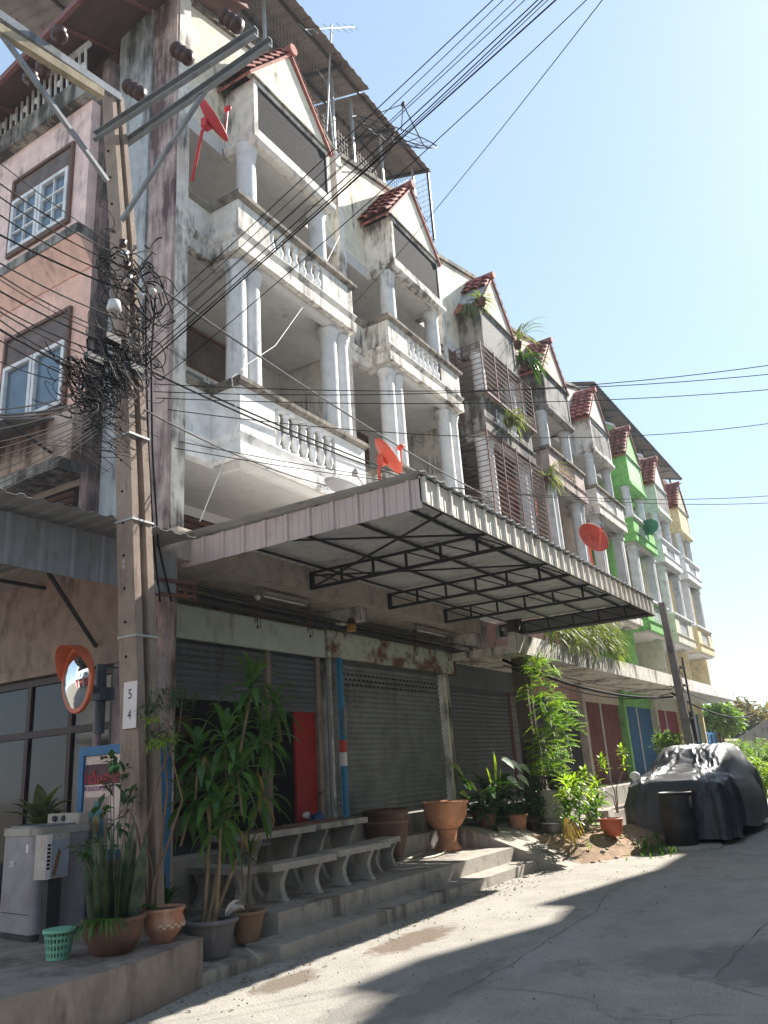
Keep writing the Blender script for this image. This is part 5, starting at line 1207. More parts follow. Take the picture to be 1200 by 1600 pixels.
# watering can
c0 = Vector((9.95, 7.45, .82)); o = thing('watering_can', 'blue plastic watering can with pale rose in the dark doorway', 'watering can', tuple(c0)); bl = mat('blue_plastic', (.03, .10, .24), .4, bump=0)
MB().lathe([(.11, 0), (.12, .02), (.11, .26), (.10, .28), (.06, .29)], c0, 18).build('body', bl, o); MB().tube([c0 + Vector((-.1, 0, .08)), c0 + Vector((-.26, -.02, .26))], .02, 8).build('spout', bl, o)
MB().lathe([(.02, 0), (.055, .05), (.05, .07)], c0 + Vector((-.26, -.02, .25)), 12, axis=(-.6, 0, .8)).build('rose', paper, o); MB().tube([c0 + Vector((.1, 0, .08)), c0 + Vector((.17, 0, .2)), c0 + Vector((.05, 0, .33)), c0 + Vector((-.05, 0, .28))], .014, 7).build('handle', bl, o)
# big jar and pedestal urn
c0 = Vector((11.15, 7.05, .38)); o = thing('clay_jar', 'large dark brown clay jar beside the concrete steps', 'jar', tuple(c0)); MB().lathe([(.20, 0), (.25, .05), (.33, .35), (.35, .52), (.33, .6), (.36, .62), (.37, .68), (.34, .7), (.30, .66), (.001, .55)], c0, 30).build('body', brownpot, o)
o.location = c0; MB().lathe([(.352, .50), (.36, .515), (.352, .53)], c0, 30).build('ring', mat('rope_ring_clay', (.26, .13, .08), .6), o)
c0 = Vector((12.78, 7.0, .335)); c0.x = 12.5; c0.y = 6.72; o = thing('pedestal_urn', 'wide terracotta urn bowl on a waisted pedestal in front of the steps', 'urn', tuple(c0)); urn_m = mat('orange_clay_urn', (.46, .22, .12), .8, var=.25, grime=.2, gcol=(.25, .12, .07), bump=.3)
MB().lathe([(.22, 0), (.23, .04), (.17, .10), (.15, .2), (.17, .30), (.19, .33)], c0, 26).build('pedestal', urn_m, o)
MB().lathe([(.18, .33), (.26, .40), (.34, .52), (.365, .66), (.36, .70), (.39, .72), (.39, .76), (.36, .77), (.33, .70), (.001, .62)], c0, 30).build('bowl', urn_m, o)
# hose
hm = mat('beige_hose', (.42, .38, .30), .5, bump=0)
pts = [atZ(px, py, .36) for px, py in ((612, 1342), (640, 1346), (670, 1325), (690, 1322), (700, 1330), (685, 1338), (640, 1345), (600, 1352), (590, 1355), (620, 1362), (655, 1355), (675, 1352), (688, 1372), (700, 1382))]
for i, (px, py) in enumerate(((600, 1352), (590, 1355), (620, 1362), (655, 1355), (675, 1352))): pts[7 + i] = atZ(px, py, .36)
pts[12] = atY(686, 1368, 5.70); pts[13] = atZ(700, 1384, .15)
pts = [p for i in range(len(pts) - 1) for p in (pts[i], pts[i].lerp(pts[i + 1], .5))] + [pts[-1]]
for _ in range(2): pts = [pts[0]] + [(pts[i - 1] + pts[i] * 2 + pts[i + 1]) / 4 for i in range(1, len(pts) - 1)] + [pts[-1]]
solo(MB().tube(pts, .016, 8), 'garden_hose', hm, 'beige garden hose looping over the concrete landing and step', 'hose', tuple(pts[0]))
solo(MB().tube([atZ(383, 1483, .14), atZ(395, 1488, .14), atZ(405, 1498, .12), atZ(402, 1512, .02)], .012, 7), 'hose_end', hm, 'short end of pale hose beside the small palm pot', 'hose', tuple(atZ(383, 1483, .14)))
# green basket
c0 = Vector((4.58, 6.02, .38)); o = thing('basket', 'pale green slotted plastic basket left of the snake plant pot', 'basket', tuple(c0)); gm_ = mat('mint_plastic', (.20, .48, .32), .45, bump=0); t = MB()
for k in range(24):
    a = k * math.pi / 12; t.bar(c0 + Vector((.085 * math.cos(a), .085 * math.sin(a), 0)), c0 + Vector((.115 * math.cos(a), .115 * math.sin(a), .2)), .012, .004, up=(math.cos(a), math.sin(a), 0))
for z, r in ((0, .085), (.05, .093), (.10, .10), (.15, .108)): t.lathe([(r - .003, 0), (r + .002, .0), (r + .002, .022), (r - .003, .022)], c0 + Vector((0, 0, z)), 24)
t.lathe([(.0001, .002), (.085, .002)], c0, 24); t.build('slotted_body', gm_, o); MB().lathe([(.112, .19), (.128, .19), (.128, .215), (.112, .215)], c0, 24).build('rim', gm_, o)
# washing machine
wz = math.radians(-8); cw = (5.0 + .28, 6.88 + .32); o = thing('washing_machine', 'old grey washing machine numbered 20 at the left edge', 'washing machine', (cw[0], cw[1], .38)); wm_ = mat('grey_mauve_enamel', (.27, .255, .275), .45, grime=.25, gcol=(.16, .12, .1), bump=.03)
def rbox(x0, x1, y0, y1, z0, z1, r, n=5):
    pts = []
    for cx, cy, a0 in ((x1 - r, y1 - r, 0), (x0 + r, y1 - r, 90), (x0 + r, y0 + r, 180), (x1 - r, y0 + r, 270)):
        for i in range(n + 1): a = math.radians(a0 + 90 * i / n); pts.append((cx + r * math.cos(a), cy + r * math.sin(a), z0))
    return MB().prism(pts, (0, 0, z1 - z0))
def rot(mb, c, a):
    k, s = math.cos(a), math.sin(a)
    for v in mb.v: x, y = v.x - c[0], v.y - c[1]; v.x, v.y = c[0] + x * k - y * s, c[1] + x * s + y * k
    return mb
X0, X1, Y0, Y1 = cw[0] - .29, cw[0] + .27, cw[1] - .33, cw[1] + .3
rot(rbox(X0, X1, Y0, Y1, .44, 1.26, .07), cw, wz).build('body', wm_, o); rot(rbox(X0 - .01, X1 + .01, Y0 - .01, Y1 + .01, 1.262, 1.33, .07), cw, wz).build('lid', mat('yellowed_grey_lid', (.36, .33, .29), .5, grime=.3), o)
rot(rbox(X0 + .02, X1 - .02, Y0 + .02, Y1 - .02, .385, .438, .05), cw, wz).build('base', steel_dark, o)
rot(rbox(X0 + .03, X1 - .06, Y0 + .05, Y1 - .05, 1.332, 1.345, .05), cw, wz).build('lid_panel', mat('dusty_clear_lid', (.20, .22, .26), .3, grime=.3), o)
rot(rbox(X1 - .14, X1 - .005, Y0 + .02, Y1 - .02, 1.331, 1.43, .03), cw, wz).build('control_panel', mat('yellowed_grey_lid', ()), o)
for k_ in range(3): MB().lathe([(.03, 0), (.026, .02)], Vector((X1 - .145, Y0 + .12 + k_ * .14, 1.385)), 12, axis=(-1, 0, 0)).build('knob', steel_dark, o)
rot(MB().box(X0 - .003, X0, Y0 + .05, Y1 - .05, .60, .606), cw, wz).build('panel_seam', steel_dark, o)
text('20', .075, (X0 - .012, Y0 + .42, 1.02), '-X', paper, o, None); rot(MB().box(X0 - .002, X0 - .0005, Y0 + .12, Y0 + .16, 1.12, 1.19), cw, wz).build('sticker', paper, o)
# carton leaning on the washer side
p = Vector((5.02, 6.66, .9)); o = thing('wall_box', 'grimy off white box panel with a stained label hanging beside the washing machine', 'box', tuple(p))
bxm = mat('grimy_pale_board', (.50, .46, .42), .8, grime=.4, gcol=(.22, .11, .06))
MB().box(4.90, 5.15, 6.70, 6.84, .90, 1.27).build('carton', bxm, o); MB().box(4.965, 5.145, 6.692, 6.698, .91, 1.22).build('blue_grey_face', mat('blue_grey_card', (.30, .33, .38), .7, grime=.15), o)
MB().box(4.903, 4.96, 6.690, 6.698, .90, 1.27).build('label_strip', paper, o)
t = MB(); 
for i in range(7): t.box(4.915, 4.948, 6.686, 6.6895, .98 + i * .032, .98 + i * .032 + .02)
t.build('label_marks', ink, o); MB().prism([(4.975, 6.689, .93), (5.01, 6.689, .92), (5.06, 6.689, 1.12), (5.03, 6.689, 1.15)], (0, .002, 0)).build('rust_streak', mat('rust_streak', (.20, .10, .05), .9), o)
MB().box(4.98, 5.12, 6.74, 6.82, .38, .90).build('stand', steel_dark, o)
# water vending cabinet
VX, VY0, VY1, VZ0, VZ1 = 5.72, 6.60, 7.36, .38, 2.06; VX2 = 6.30
o = thing('water_vending_machine', 'blue water vending cabinet with a bottle picture poster behind the pole', 'vending machine', ((VX + VX2) / 2, (VY0 + VY1) / 2, .38))
v = MB(); v.box(VX + .04, VX2, VY0, VY1, VZ0, VZ1); v.box(VX, VX + .04, VY0, VY0 + .07, VZ0, VZ1); v.box(VX, VX + .04, VY1 - .07, VY1, VZ0, VZ1); v.box(VX, VX + .04, VY0 + .07, VY1 - .07, VZ1 - .09, VZ1); v.box(VX, VX + .04, VY0 + .07, VY1 - .07, .98, 1.06); v.box(VX, VX + .04, VY0 + .07, VY1 - .07, VZ0, .5)
v.build('cabinet', skyblue, o)
po = MB().box(VX + .028, VX + .038, VY0 + .075, VY1 - .075, 1.065, VZ1 - .095).build('poster', mat('pinkish_poster', (.66, .55, .50), .5, bump=0), o)
xf = VX + .026
def flat(y0, y1, z0, z1, m, nm, x=xf): return MB().box(x, x + .0015, y0, y1, z0, z1).build(nm, m, o, po)
flat(VY0 + .08, VY1 - .08, 1.68, 1.88, mat('poster_dark_band', (.10, .05, .06), .6, bump=0), 'dark_band')
flat(VY0 + .08, VY0 + .32, 1.80, 1.875, mat('poster_green', (.05, .22, .06), .6, bump=0, var=.4, scale=20), 'green_leaves', xf - .001)
text('น้ำดื่มสะอาด', .155, (xf - .004, (VY0 + VY1) / 2, 1.735), '-X', inkred, o, po, 'red_lettering', 1.0)
text('หยอดเหรียญ', .085, (xf - .004, (VY0 + VY1) / 2 + .08, 1.645), '-X', mat('purple_ink', (.22, .03, .18), .6, bump=0), o, po, 'purple_lettering', 1.0)
flat(VY0 + .30, VY1 - .09, 1.12, 1.56, mat('poster_brown', (.34, .25, .22), .5, bump=0), 'picture_ground')
cy, zb = (VY0 + .30 + VY1 - .09) / 2, 1.16
bp_ = [(-.11, 0), (.11, 0), (.12, .05), (.115, .22), (.07, .29), (.035, .31), (.035, .36), (-.035, .36), (-.035, .31), (-.07, .29), (-.115, .22), (-.12, .05)]
MB().prism([(xf - .002, cy + a, zb + b) for a, b in bp_], (-.0015, 0, 0)).build('bottle_picture', mat('poster_teal', (.06, .20, .22), .5, bump=0), o, po)
MB().lathe([(.0001, 0), (.055, 0)], (0, 0, 0), 20).build
e_ = MB(); e_.prism([(xf - .004, cy + .062 * math.cos(a * .3142), zb + .13 + .095 * math.sin(a * .3142)) for a in range(20)], (-.001, 0, 0)); e_.build('yellow_oval', mat('poster_ochre', (.42, .32, .12), .5, bump=0), o, po)
MB().box(VX + .03, VX + .039, VY0 + .1, VY1 - .1, .52, .96).build('dispensing_bay', mat('dark_blue_bay', (.012, .03, .08), .4, bump=0), o)
sp = MB().box(6.03, 6.13, VY0 - .004, VY0 - .001, 1.36, 1.60).build('side_sticker', paper, o); text('น้ำดื่ม', .075, (6.085, VY0 - .006, 1.47), '-Y', ink, o, sp, rot=math.pi / 2)
# traffic mirror
c0 = atY(121, 1062, 7.2); PQ = atY(153, 1110, 7.5); o = thing('traffic_mirror', 'round convex traffic mirror with orange hood on a grey post beside the pole', 'mirror', (PQ.x, 7.5, .38)); nd = Vector((-.96, .22, -.05)).normalized(); rM = .335
qd = Vector((0, 0, 1)).rotation_difference(nd)
MB().lathe([(rM * i / 8, .09 * (1 - (i / 8) ** 2)) for i in range(8, -1, -1)], c0, 36, axis=nd).build('mirror_face', mat('mirror_silver', (.85, .87, .9), .03, metal=1, var=0, bump=0), o)
orm = mat('orange_hood', (.60, .13, .05), .45, bump=0)
MB().lathe([(rM * 1.0, -.02), (rM * 1.03, -.02), (rM * 1.035, .015), (rM * 1.0, .02)], c0, 36, axis=nd).build('rim', orm, o)
h = MB(); vs = []
uu = nd.cross(Vector((0, 0, 1))).normalized(); ww = uu.cross(nd)
for i in range(19):
    a = math.radians(5 + 170 * i / 18); e = math.sin(math.radians(180 * i / 18)); dirv = uu * math.cos(a) + ww * math.sin(a)
    for r_, dd_ in ((rM * 1.06, .0), (rM * 1.08, .03 + .15 * e), (rM * 1.065, .03 + .15 * e), (rM * 1.045, 0)): vs.append(c0 + dirv * r_ + nd * dd_)
h.add(vs, [(4 * i + j, 4 * i + (j + 1) % 4, 4 * i + 4 + (j + 1) % 4, 4 * i + 4 + j) for i in range(18) for j in range(4)]); h.build('hood', orm, o)
MB().lathe([(rM * .98, 0), (rM * .5, -.06), (.0001, -.07)], c0 - nd * .02, 24, axis=nd).build('back_shell', orm, o)
pm_ = mat('blue_grey_post', (.10, .13, .16), .5, grime=.2); MB().tube([(PQ.x, 7.5, .38), (PQ.x, 7.5, PQ.z + .45)], .045, 12).build('post', mat('mauve_post', (.30, .22, .24), .6), o)
t = MB().tube([(PQ.x, 7.47, PQ.z - .25), (PQ.x, 7.47, PQ.z + .50)], .06, 12); t.box(PQ.x - .1, PQ.x + .1, 7.36, 7.5, PQ.z + .1, PQ.z + .24); t.bar(c0 - nd * .05, (PQ.x, 7.47, PQ.z + .18), .05); t.bar((PQ.x, 7.4, PQ.z + .45), (PQ.x + .25, 7.2, PQ.z + .47), .02); t.build('clamp', pm_, o)

# ================================================================== barrel and covered car
c0 = Vector((15.92, 3.80, .045)); o = thing('plastic_barrel', 'black plastic barrel standing in front of the covered car', 'barrel', tuple(c0)); bm = mat('faded_black_plastic', (.035, .033, .036), .55, grime=.3, gcol=(.10, .08, .065), streak=.5)
MB().lathe([(.27, 0), (.285, .02), (.29, .28), (.298, .295), (.29, .31), (.292, .58), (.30, .60), (.29, .62), (.285, .86), (.28, .88)], c0, 32).build('drum', bm, o); MB().lathe([(.275, .86), (.30, .86), (.302, .895), (.27, .90), (.262, .87), (.0001, .86)], c0, 32).build('rim', bm, o)
cover_m = mat('silvery_black_car_cover', (.045, .046, .05), .45, var=.35, scale=2, bump=.5, bscale=11, spec=.6)
CX_, CYc = 16.3, 3.93; o = thing('covered_car', 'parked car hidden under a wrinkled black plastic cover, grey tyres showing', 'car', (18.6, CYc, 0))
Lc, Wc = 4.7, 1.86
def htop(u):
    P = [(0, .98), (.03, 1.12), (.18, 1.22), (.27, 1.30), (.44, 1.66), (.52, 1.72), (.80, 1.70), (.93, 1.42), (1.0, 1.05)]
    for (a, b), (c, d) in zip(P[:-1], P[1:]):
        if a <= u <= c: t = (u - a) / (c - a); t = t * t * (3 - 2 * t); return b + (d - b) * t
    return P[-1][1]
m = MB(); NA, NR, NS = 380, 56, 34; vs = []
def sq(a, e=.22):
    c, s = math.cos(a), math.sin(a); return math.copysign(abs(c) ** e, c), math.copysign(abs(s) ** e, s)
def fold(x, y, z, a): 
    n1 = mn.noise(Vector((x * 1.1 + y * .5, y * 2.2, z * .6 + 5))); r = 1 - abs(n1) * 3
    n2 = 1 - abs(mn.noise(Vector((x * 2.2 + 9, y * 5.5 + x, z * .9)))) * 3
    n3 = 1 - abs(mn.noise(Vector((x * 6 + 2, y * 11 - x * 2, 1.5)))) * 3
    n4 = 1 - abs(mn.noise(Vector((x * 4 - y * 5, y * 9 + x * 6, 7.5)))) * 3.2
    return .038 * r + .026 * n2 + .012 * n3 + .007 * n4
for j in range(NR + 1):
    rho = (j / NR) ** .9
    for i in range(NA):
        a = 2 * math.pi * i / NA; ex, ey = sq(a); x = Lc / 2 * ex * rho; y = Wc / 2 * ey * rho; u = (x + Lc / 2) / Lc
        zt_ = htop(min(1, max(0, u))); tw_ = abs(y) / (Wc / 2); cab = max(0, (zt_ - 1.22))
        z = zt_ - .10 * tw_ ** 4 - cab * max(0, (tw_ - .66) / .34) ** 1.3 * .95 - .05 * (rho ** 14)
        vs.append(Vector((CX_ + Lc / 2 + x, CYc + y, z + fold(x, y, 0, a) * 1.0)))
ring0 = vs[-NA:]
for j in range(1, NS + 1):
    t = j / NS
    for i in range(NA):
        a = 2 * math.pi * i / NA; b = ring0[i]; zb_ = .09 + .05 * mn.noise(Vector((b.x * 2, b.y * 2, 0))) + (.12 if abs(b.x - CX_ - 1.0) < .4 or abs(b.x - CX_ - 3.7) < .4 else 0)
        z = b.z + (zb_ - b.z) * t; out = Vector((b.x - CX_ - Lc / 2, (b.y - CYc) * 2.2, 0)).normalized()
        s_out = .05 * math.sin(math.pi * min(1, t * 1.1)) + .10 * t
        p = Vector((b.x, b.y, z)) + out * (s_out - .02) + out * (.075 * (1 - abs(mn.noise(Vector((b.x * 2.4, b.y * 2.4, z * .5 + 3)))) * 3) * min(1, t * 3) + .022 * (1 - abs(mn.noise(Vector((b.x * 6, b.y * 6, z * .8 + 8)))) * 3) + .008 * (1 - abs(mn.noise(Vector((b.x * 11 + z * 4, b.y * 11 - z * 3, z * 5)))) * 3) + .02 * mn.noise(Vector((b.x * 7, b.y * 7, z * 1.2))))
        vs.append(p)
nr = NR + NS
m.add(vs, [(j * NA + i, j * NA + (i + 1) % NA, (j + 1) * NA + (i + 1) % NA, (j + 1) * NA + i) for j in range(nr) for i in range(NA)], True)
m.build('cover', cover_m, o)
for (x, y) in ((17.25, 3.12), (20.0, 3.12), (17.25, 4.75), (20.0, 4.75)):
    ty = MB().lathe([(.2, -.10), (.30, -.10), (.325, -.07), (.325, .07), (.30, .10), (.2, .10)], (x, y, .325), 28, axis=(0, -1, 0)).build('tyre', mat('tyre_rubber', (.02, .02, .02), .8), o)
    MB().lathe([(.0001, .04), (.19, .05), (.2, .09)], (x, y, .325), 20, axis=(0, -1, 0)).build('rim', galv, o, ty)
mr = MB().sphere((17.75, 4.98, 1.22), .11, 12, 8, (.7, 1.0, .75)); mr.build('wing_mirror', white, o)
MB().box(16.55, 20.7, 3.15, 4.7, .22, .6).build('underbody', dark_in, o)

# ================================================================== far end of the street
def tree(label, x, y, h, r, m, seed, trunk=True, n=1500, L=.5, W=.22, dense=1.0):
    q = random.Random(seed); o = thing('leafy_tree', label, 'tree', (x, y, 0)); lf = MB(); t = MB()
    t.tube([(x, y, 0), (x + q.uniform(-.2, .2), y, h * .35), (x + q.uniform(-.4, .4), y, h * .7)], [.035 * h, .028 * h, .012 * h], 8)
    lobes = []
    for k in range(9):
        a = q.uniform(0, 6.28); e = q.uniform(-.5, 1.2); c = Vector((x + r * .55 * math.cos(a) * math.cos(e), y + r * .55 * math.sin(a) * math.cos(e), h - r + r * .6 * math.sin(e))); lobes.append(c)
        t.tube([(x, y, h * .35), Vector((x, y, h * .35)).lerp(c, .6) + Vector((0, 0, .1 * h)), c], [.016 * h, .01 * h, .004 * h], 5)
        leafcloud(lf, c, (r * q.uniform(.4, .6),) * 2 + (r * q.uniform(.35, .5),), n // 9, L, W, q, shell=.25)
    t.build('trunk', twig, o); lf.build('crown', m, o)
g_far = leafmat('far_tree_leaf', (.03, .06, .02), (.06, .10, .03), .6, .3); g_farl = leafmat('far_light_leaf', (.06, .13, .03), (.10, .18, .05), .6, .35); g_olive = leafmat('brownish_tree_leaf', (.08, .07, .04), (.12, .10, .05), .7, .3)
def T(px, py, X): p = atX(px, py, X); return p
for i, (px, top, X, r, m, lab, n) in enumerate([
    (1112, 1092, 44, 1.3, g_farl, 'light green tree right behind the end of the row', 1400), (1150, 1078, 62, 2.8, g_olive, 'dusky brown leaved tree beyond the blue gate', 2200), (1132, 1100, 58, 2.0, g_far, 'dark tree between the light green tree and the dusky tree', 1500),
    (1173, 1100, 60, 1.6, g_olive, 'small yellowish brown tree right of the dusky tree', 1200), (1205, 1098, 75, 3.4, g_far, 'dark green tree at the right edge above the grey roof', 2200), (1240, 1090, 70, 3.5, g_far, 'tall dark tree just past the right edge of the view', 1500)]):
    p = T(px, top, X); tree(lab, p.x, p.y, max(2.5, p.z), r, m, 40 + i, n=n, L=.42 if r < 2 else .6, W=.2 if r < 2 else .3)
for i, (px, py, X, r, m, lab) in enumerate([(1160, 1182, 36, .8, g_farl, 'bright yellow green shrub behind the covered car'), (1182, 1170, 40, 1.1, g_farl, 'green shrub below the grey roofed house'), (1148, 1165, 42, .8, g_farl, 'small shrub in front of the pale wall'), (1200, 1180, 33, 1.0, g_farl, 'wide shrub at the right edge of the view'), (1170, 1192, 31, .7, g_lime, 'low bright fern like shrub right of the covered car')]):
    p = T(px, py, X); q = random.Random(60 + i); o = thing('shrub', lab, 'shrub', (p.x, p.y, 0)); lf = MB(); leafcloud(lf, (p.x, p.y, max(.6, p.z - .35)), (r, r, r * .75), 700, .3, .08, q, shell=.2); leafcloud(lf, (p.x, p.y, max(.35, p.z * .4)), (r * .8, r * .8, r * .6), 300, .3, .08, q); lf.build('foliage', m, o)
    t = MB()
    for k in range(5): t.tube([(p.x, p.y, 0), (p.x + q.uniform(-.4, .4) * r, p.y + q.uniform(-.4, .4) * r, p.z)], .02, 5)
    t.build('stems', twig, o)
o = thing('shrub', 'leafy shrub growing at the foot of the slim far pole behind the car', 'shrub', (23.2, 5.6, .45)); lf = MB(); leafcloud(lf, (23.2, 5.5, 1.9), (.5, .4, .35), 420, .2, .07, q); leafcloud(lf, (23.2, 5.5, 1.2), (.3, .3, .7), 160, .2, .07, q); lf.build('foliage', g_farl, o); MB().tube([(23.2, 5.6, .4), (23.2, 5.5, 1.9)], .025, 6).build('stem', twig, o)
o = thing('blue_gate', 'bright blue sheet metal gate beyond the end of the row', 'gate', (41, 7.9, 0)); bg_ = mat('bright_blue_gate', (.03, .26, .62), .5)
for a, b in ((39.0, 40.6), (40.7, 42.6)): corrugated(a, b, 7.8, 7.84, lambda x, y: 0, .2, .0).build if False else MB().box(a, b, 7.8, 7.85, .1, 2.4).build('leaf_panel', bg_, o)
t = MB()
for x in (39.0, 39.8, 40.6, 40.7, 41.6, 42.6): t.box(x - .04, x + .04, 7.74, 7.8, .05, 2.5)
for z in (.1, 1.2, 2.4): t.box(39.0, 42.6, 7.72, 7.74, z - .04, z + .04)
t.build('gate_frame', mat('blue_frame', (.02, .16, .42), .5), o)
o = thing('boundary_wall', 'low pale rendered wall with dark openings right of the blue gate', 'wall', (47, 8.4, 0)); MB().box(43.2, 52, 8.3, 8.55, 0, 2.1).build('wall_body', cream, o); MB().box(43.1, 52.1, 8.25, 8.6, 2.1, 2.2).build('coping', cream, o)
for x in (43.9, 45.6, 47.3): MB().box(x, x + 1.2, 8.285, 8.298, 1.0, 1.8).build('opening', curtain, o)
p = T(1203, 1150, 55); o = thing('small_house', 'small house with a low grey pitched roof at the right edge', 'house', (p.x + 3, p.y - .5, 0)); X, Y = p.x, p.y
MB().box(X, X + 8, Y - 3.0, Y + 1.6, 0, 2.1).build('wall', cream, o); MB().prism([(X - .5, Y - 3.8, 2.05), (X - .5, Y + 2.2, 2.05), (X - .5, Y - .8, 3.6)], (9, 0, 0)).build('roof', mat('grey_fibre_roof', (.24, .22, .20), .9, grime=.3), o)
MB().box(X - .02, X, Y - .6, Y + .4, .8, 1.7).build('window', curtain, o)
# boundary hedge closing the far end
o = MB(); q = random.Random(77)
for i in range(26): leafcloud(o, (90 + q.uniform(-5, 5), -30 + i * 3.4, 2.2 + q.uniform(-.5, 1.2)), (3, 2.6, 2.4), 130, .9, .45, q)
tag(o.build('distant_trees', g_far), kind='stuff')
# concrete rubble behind the orange pot
solo(MB().box(16.6, 17.6, 5.4, 5.85, .1, .62, rz=.2), 'concrete_slab', concrete, 'leaning pale concrete slab behind the orange pot', 'slab', (17.1, 5.6, .1))
solo(MB().box(15.9, 16.6, 5.15, 5.5, .1, .42, rz=-.15), 'concrete_slab', concrete, 'lower pale concrete slab right of the lily bush', 'slab', (16.2, 5.3, .1))

# ================================================================== row across the road (casts the big shadow over the road)
opp = mat('opposite_cream_paint', (.74, .68, .58), .9, grime=.4)
YO = -1.25
prof = [(12.0, 12.2), (18.7, 12.57), (20.54, 13.16), (21.48, 13.46), (23.01, 14.73), (24.0, 14.62), (24.06, 13.03), (25.49, 13.46), (26.83, 14.62), (28.2, 12.97), (31.4, 13.1), (31.5, 14.2), (33.4, 13.0), (37.5, 13.1), (38, 14.0), (40, 13), (52, 13)]
cuts = [12.0, 16.2, 20.3, 24.4, 28.5, 32.6, 36.7, 40.8, 45, 52]
def hz(x):
    for (a, b), (c, d) in zip(prof[:-1], prof[1:]):
        if a <= x <= c: return b + (d - b) * (x - a) / (c - a)
    return prof[-1][1]
for i, (a, b) in enumerate(zip(cuts[:-1], cuts[1:])):
    o = thing('shophouse', ['first', 'second', 'third', 'fourth', 'fifth', 'sixth', 'seventh', 'eighth', 'last'][i] + ' cream shophouse of the row across the road', 'shophouse', ((a + b) / 2, YO, 0), 'shophouses across the road')
    xs = [a] + [p[0] for p in prof if a < p[0] < b] + [b]
    P = [(a + .01, YO, 0)] + [(max(a + .01, min(b - .01, x)), YO, hz(x)) for x in xs] + [(b - .01, YO, 0)]
    MB().prism(P, (0, -3.0, 0)).build('wall', opp, o)
    for f in range(3):
        for k in range(2): MB().box(a + .5 + k * 1.8, a + 1.7 + k * 1.8, YO + .001, YO + .05, 4.6 + f * 3, 6.2 + f * 3).build('window', glass, o)
    roller(a + .3, b - .3, YO + .04, .1, 3.0).build('roller_shutter', shutter_d, o)

# building across the side street, seen only mirrored in the shop glass
o = thing('shophouse', 'pale house with red shutters across the side street, mirrored in the shop glass', 'shophouse', (-8, 14, 0))
MB().box(-12, -7.5, 4, 26, 0, 9.5).build('wall', mat('pale_blue_grey_paint', (.50, .52, .50), .9, grime=.5), o)
for i in range(5):
    MB().box(-7.5, -7.44, 5 + i * 4.2, 8 + i * 4.2, .1, 3.0).build('red_shutter', mat('dull_red_shutter', (.32, .05, .04), .6, grime=.2), o)
    for f in (4.2, 6.9): w_ = MB().box(-7.5, -7.45, 5.6 + i * 4.2, 7.2 + i * 4.2, f, f + 1.4).build('window', glass, o)
    MB().box(-7.5, -6.3, 4.6 + i * 4.2, 8.4 + i * 4.2, 3.3, 3.42).build('awning', galv_shade, o)

for i, (a, b, h) in enumerate([(-4.6, 2.6, 9.5), (2.7, 10.2, 10.5)]):  # unseen houses added to block sky light and bounce a little back
    o = thing('shophouse', ['plain cream house behind the viewpoint, left of its neighbour', 'plain cream house behind the viewpoint, right of its neighbour'][i], 'shophouse', ((a + b) / 2, -3.2, 0), 'houses behind the viewpoint')
    MB().box(a, b, -9, -3.2, 0, h).build('wall', opp, o); roller(a + .4, b - .4, -3.16, .1, 3.0).build('roller_shutter', shutter_d, o) if False else MB().box(a + .4, b - .4, -3.2, -3.15, .1, 3.0).build('roller_shutter', shutter_d, o)
    for f in range(2):
        for k in range(2): MB().box(a + 1 + k * 3.2, a + 2.6 + k * 3.2, -3.199, -3.15, 4.4 + f * 3, 6 + f * 3).build('window', glass, o)
HZ = bpy.data.materials.new('air_haze'); HZ.use_nodes = True; t_ = HZ.node_tree; t_.nodes.clear()
pv = t_.nodes.new('ShaderNodeVolumePrincipled'); pv.inputs['Density'].default_value = .0014; pv.inputs['Color'].default_value = (.92, .96, 1, 1); pv.inputs['Anisotropy'].default_value = .0
ou = t_.nodes.new('ShaderNodeOutputMaterial'); t_.links.new(pv.outputs[0], ou.inputs['Volume'])
tag(MB().box(-410, 910, -410, 910, -1.1, 19.0).build('haze', HZ), kind='stuff')

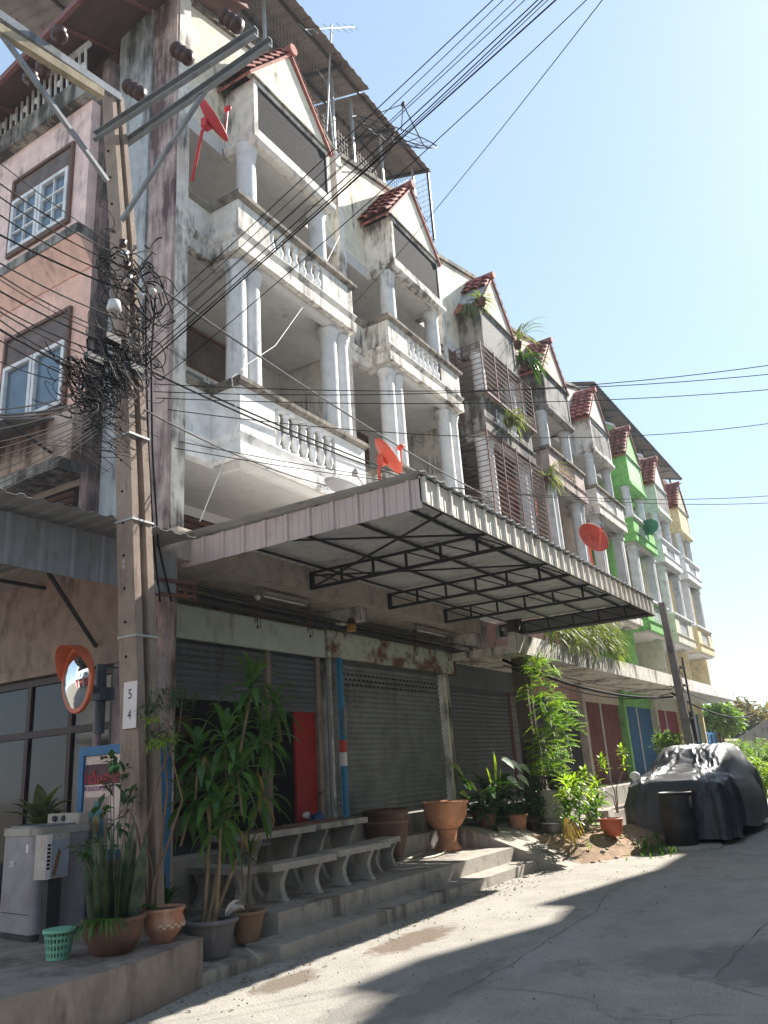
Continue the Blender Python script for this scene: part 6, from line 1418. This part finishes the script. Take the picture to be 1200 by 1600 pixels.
# washing and a crate on the mouldy and pink houses
for i, (px, py, y, wd_, hg, cl, lab) in enumerate([(693, 588, 6.9, .35, .55, (.42, .06, .09), 'red cloth hanging behind the upper cage of the barred house'), (668, 700, 7.6, .4, .8, (.05, .10, .25), 'dark blue cloth hung on the lower balcony of the second house'), (762, 700, 6.95, .5, .5, (.5, .5, .48), 'white cloth hanging behind the lower cage of the barred house')]):
    c = atY(px, py, y); m = MB(); n_ = 10; vs = []
    for r_ in range(6):
        for k in range(n_ + 1): vs.append((c.x + wd_ * (k / n_ - .5), c.y + .03 * math.sin(k * 1.9 + r_ * .3) * (1 - .3 * r_ / 6), c.z - hg * r_ / 5 + .02 * math.sin(k + i)))
    m.add(vs, [(r_ * (n_ + 1) + k, r_ * (n_ + 1) + k + 1, (r_ + 1) * (n_ + 1) + k + 1, (r_ + 1) * (n_ + 1) + k) for r_ in range(5) for k in range(n_)], True)
    m.tube([(c.x - .5, c.y, c.z + .01), (c.x + .5, c.y, c.z + .01)], .006, 5)
    solo(m, 'hung_cloth', mat('cloth_%d' % i, cl, .9, bump=.1), lab, 'cloth', tuple(c), 'washing hung on the balconies')
c = atY(822, 795, 6.75); o = thing('plastic_crate', 'orange red plastic crate inside the lower cage of the barred house', 'crate', (c.x, 6.75, c.z)); t = MB()
for k in range(4): t.box(c.x - .25, c.x + .25, 6.55, 6.57, c.z - .15 + k * .09, c.z - .09 + k * .09); t.box(c.x - .25, c.x + .25, 6.93, 6.95, c.z - .15 + k * .09, c.z - .09 + k * .09)
for k in range(5): t.box(c.x - .25 + k * .12, c.x - .23 + k * .12, 6.545, 6.955, c.z - .16, c.z + .2)
t.build('crate_body', mat('orange_crate', (.55, .10, .04), .5), o)
for (k, x_, z_) in ((3, 1.0, 6.75), (6, 2.6, 6.75), (4, 2.9, 9.65)):
    X_ = UX(k) + x_; o = thing('condenser_unit', {3: 'white air conditioner box on the lower balcony of the pink house', 6: 'white air conditioner box on the lower balcony of the off white house', 4: 'white air conditioner box on the upper balcony of the pale cream house'}[k], 'air conditioner', (X_, 7.8, z_), 'air conditioners on the balconies')
    MB().box(X_, X_ + .8, 7.7, 8.0, z_, z_ + .55).build('casing', frame_white, o); MB().lathe([(.0001, 0), (.2, 0), (.21, .01)], (X_ + .3, 7.69, z_ + .28), 20, axis=(0, -1, 0)).build('fan_grille', steel_dark, o)
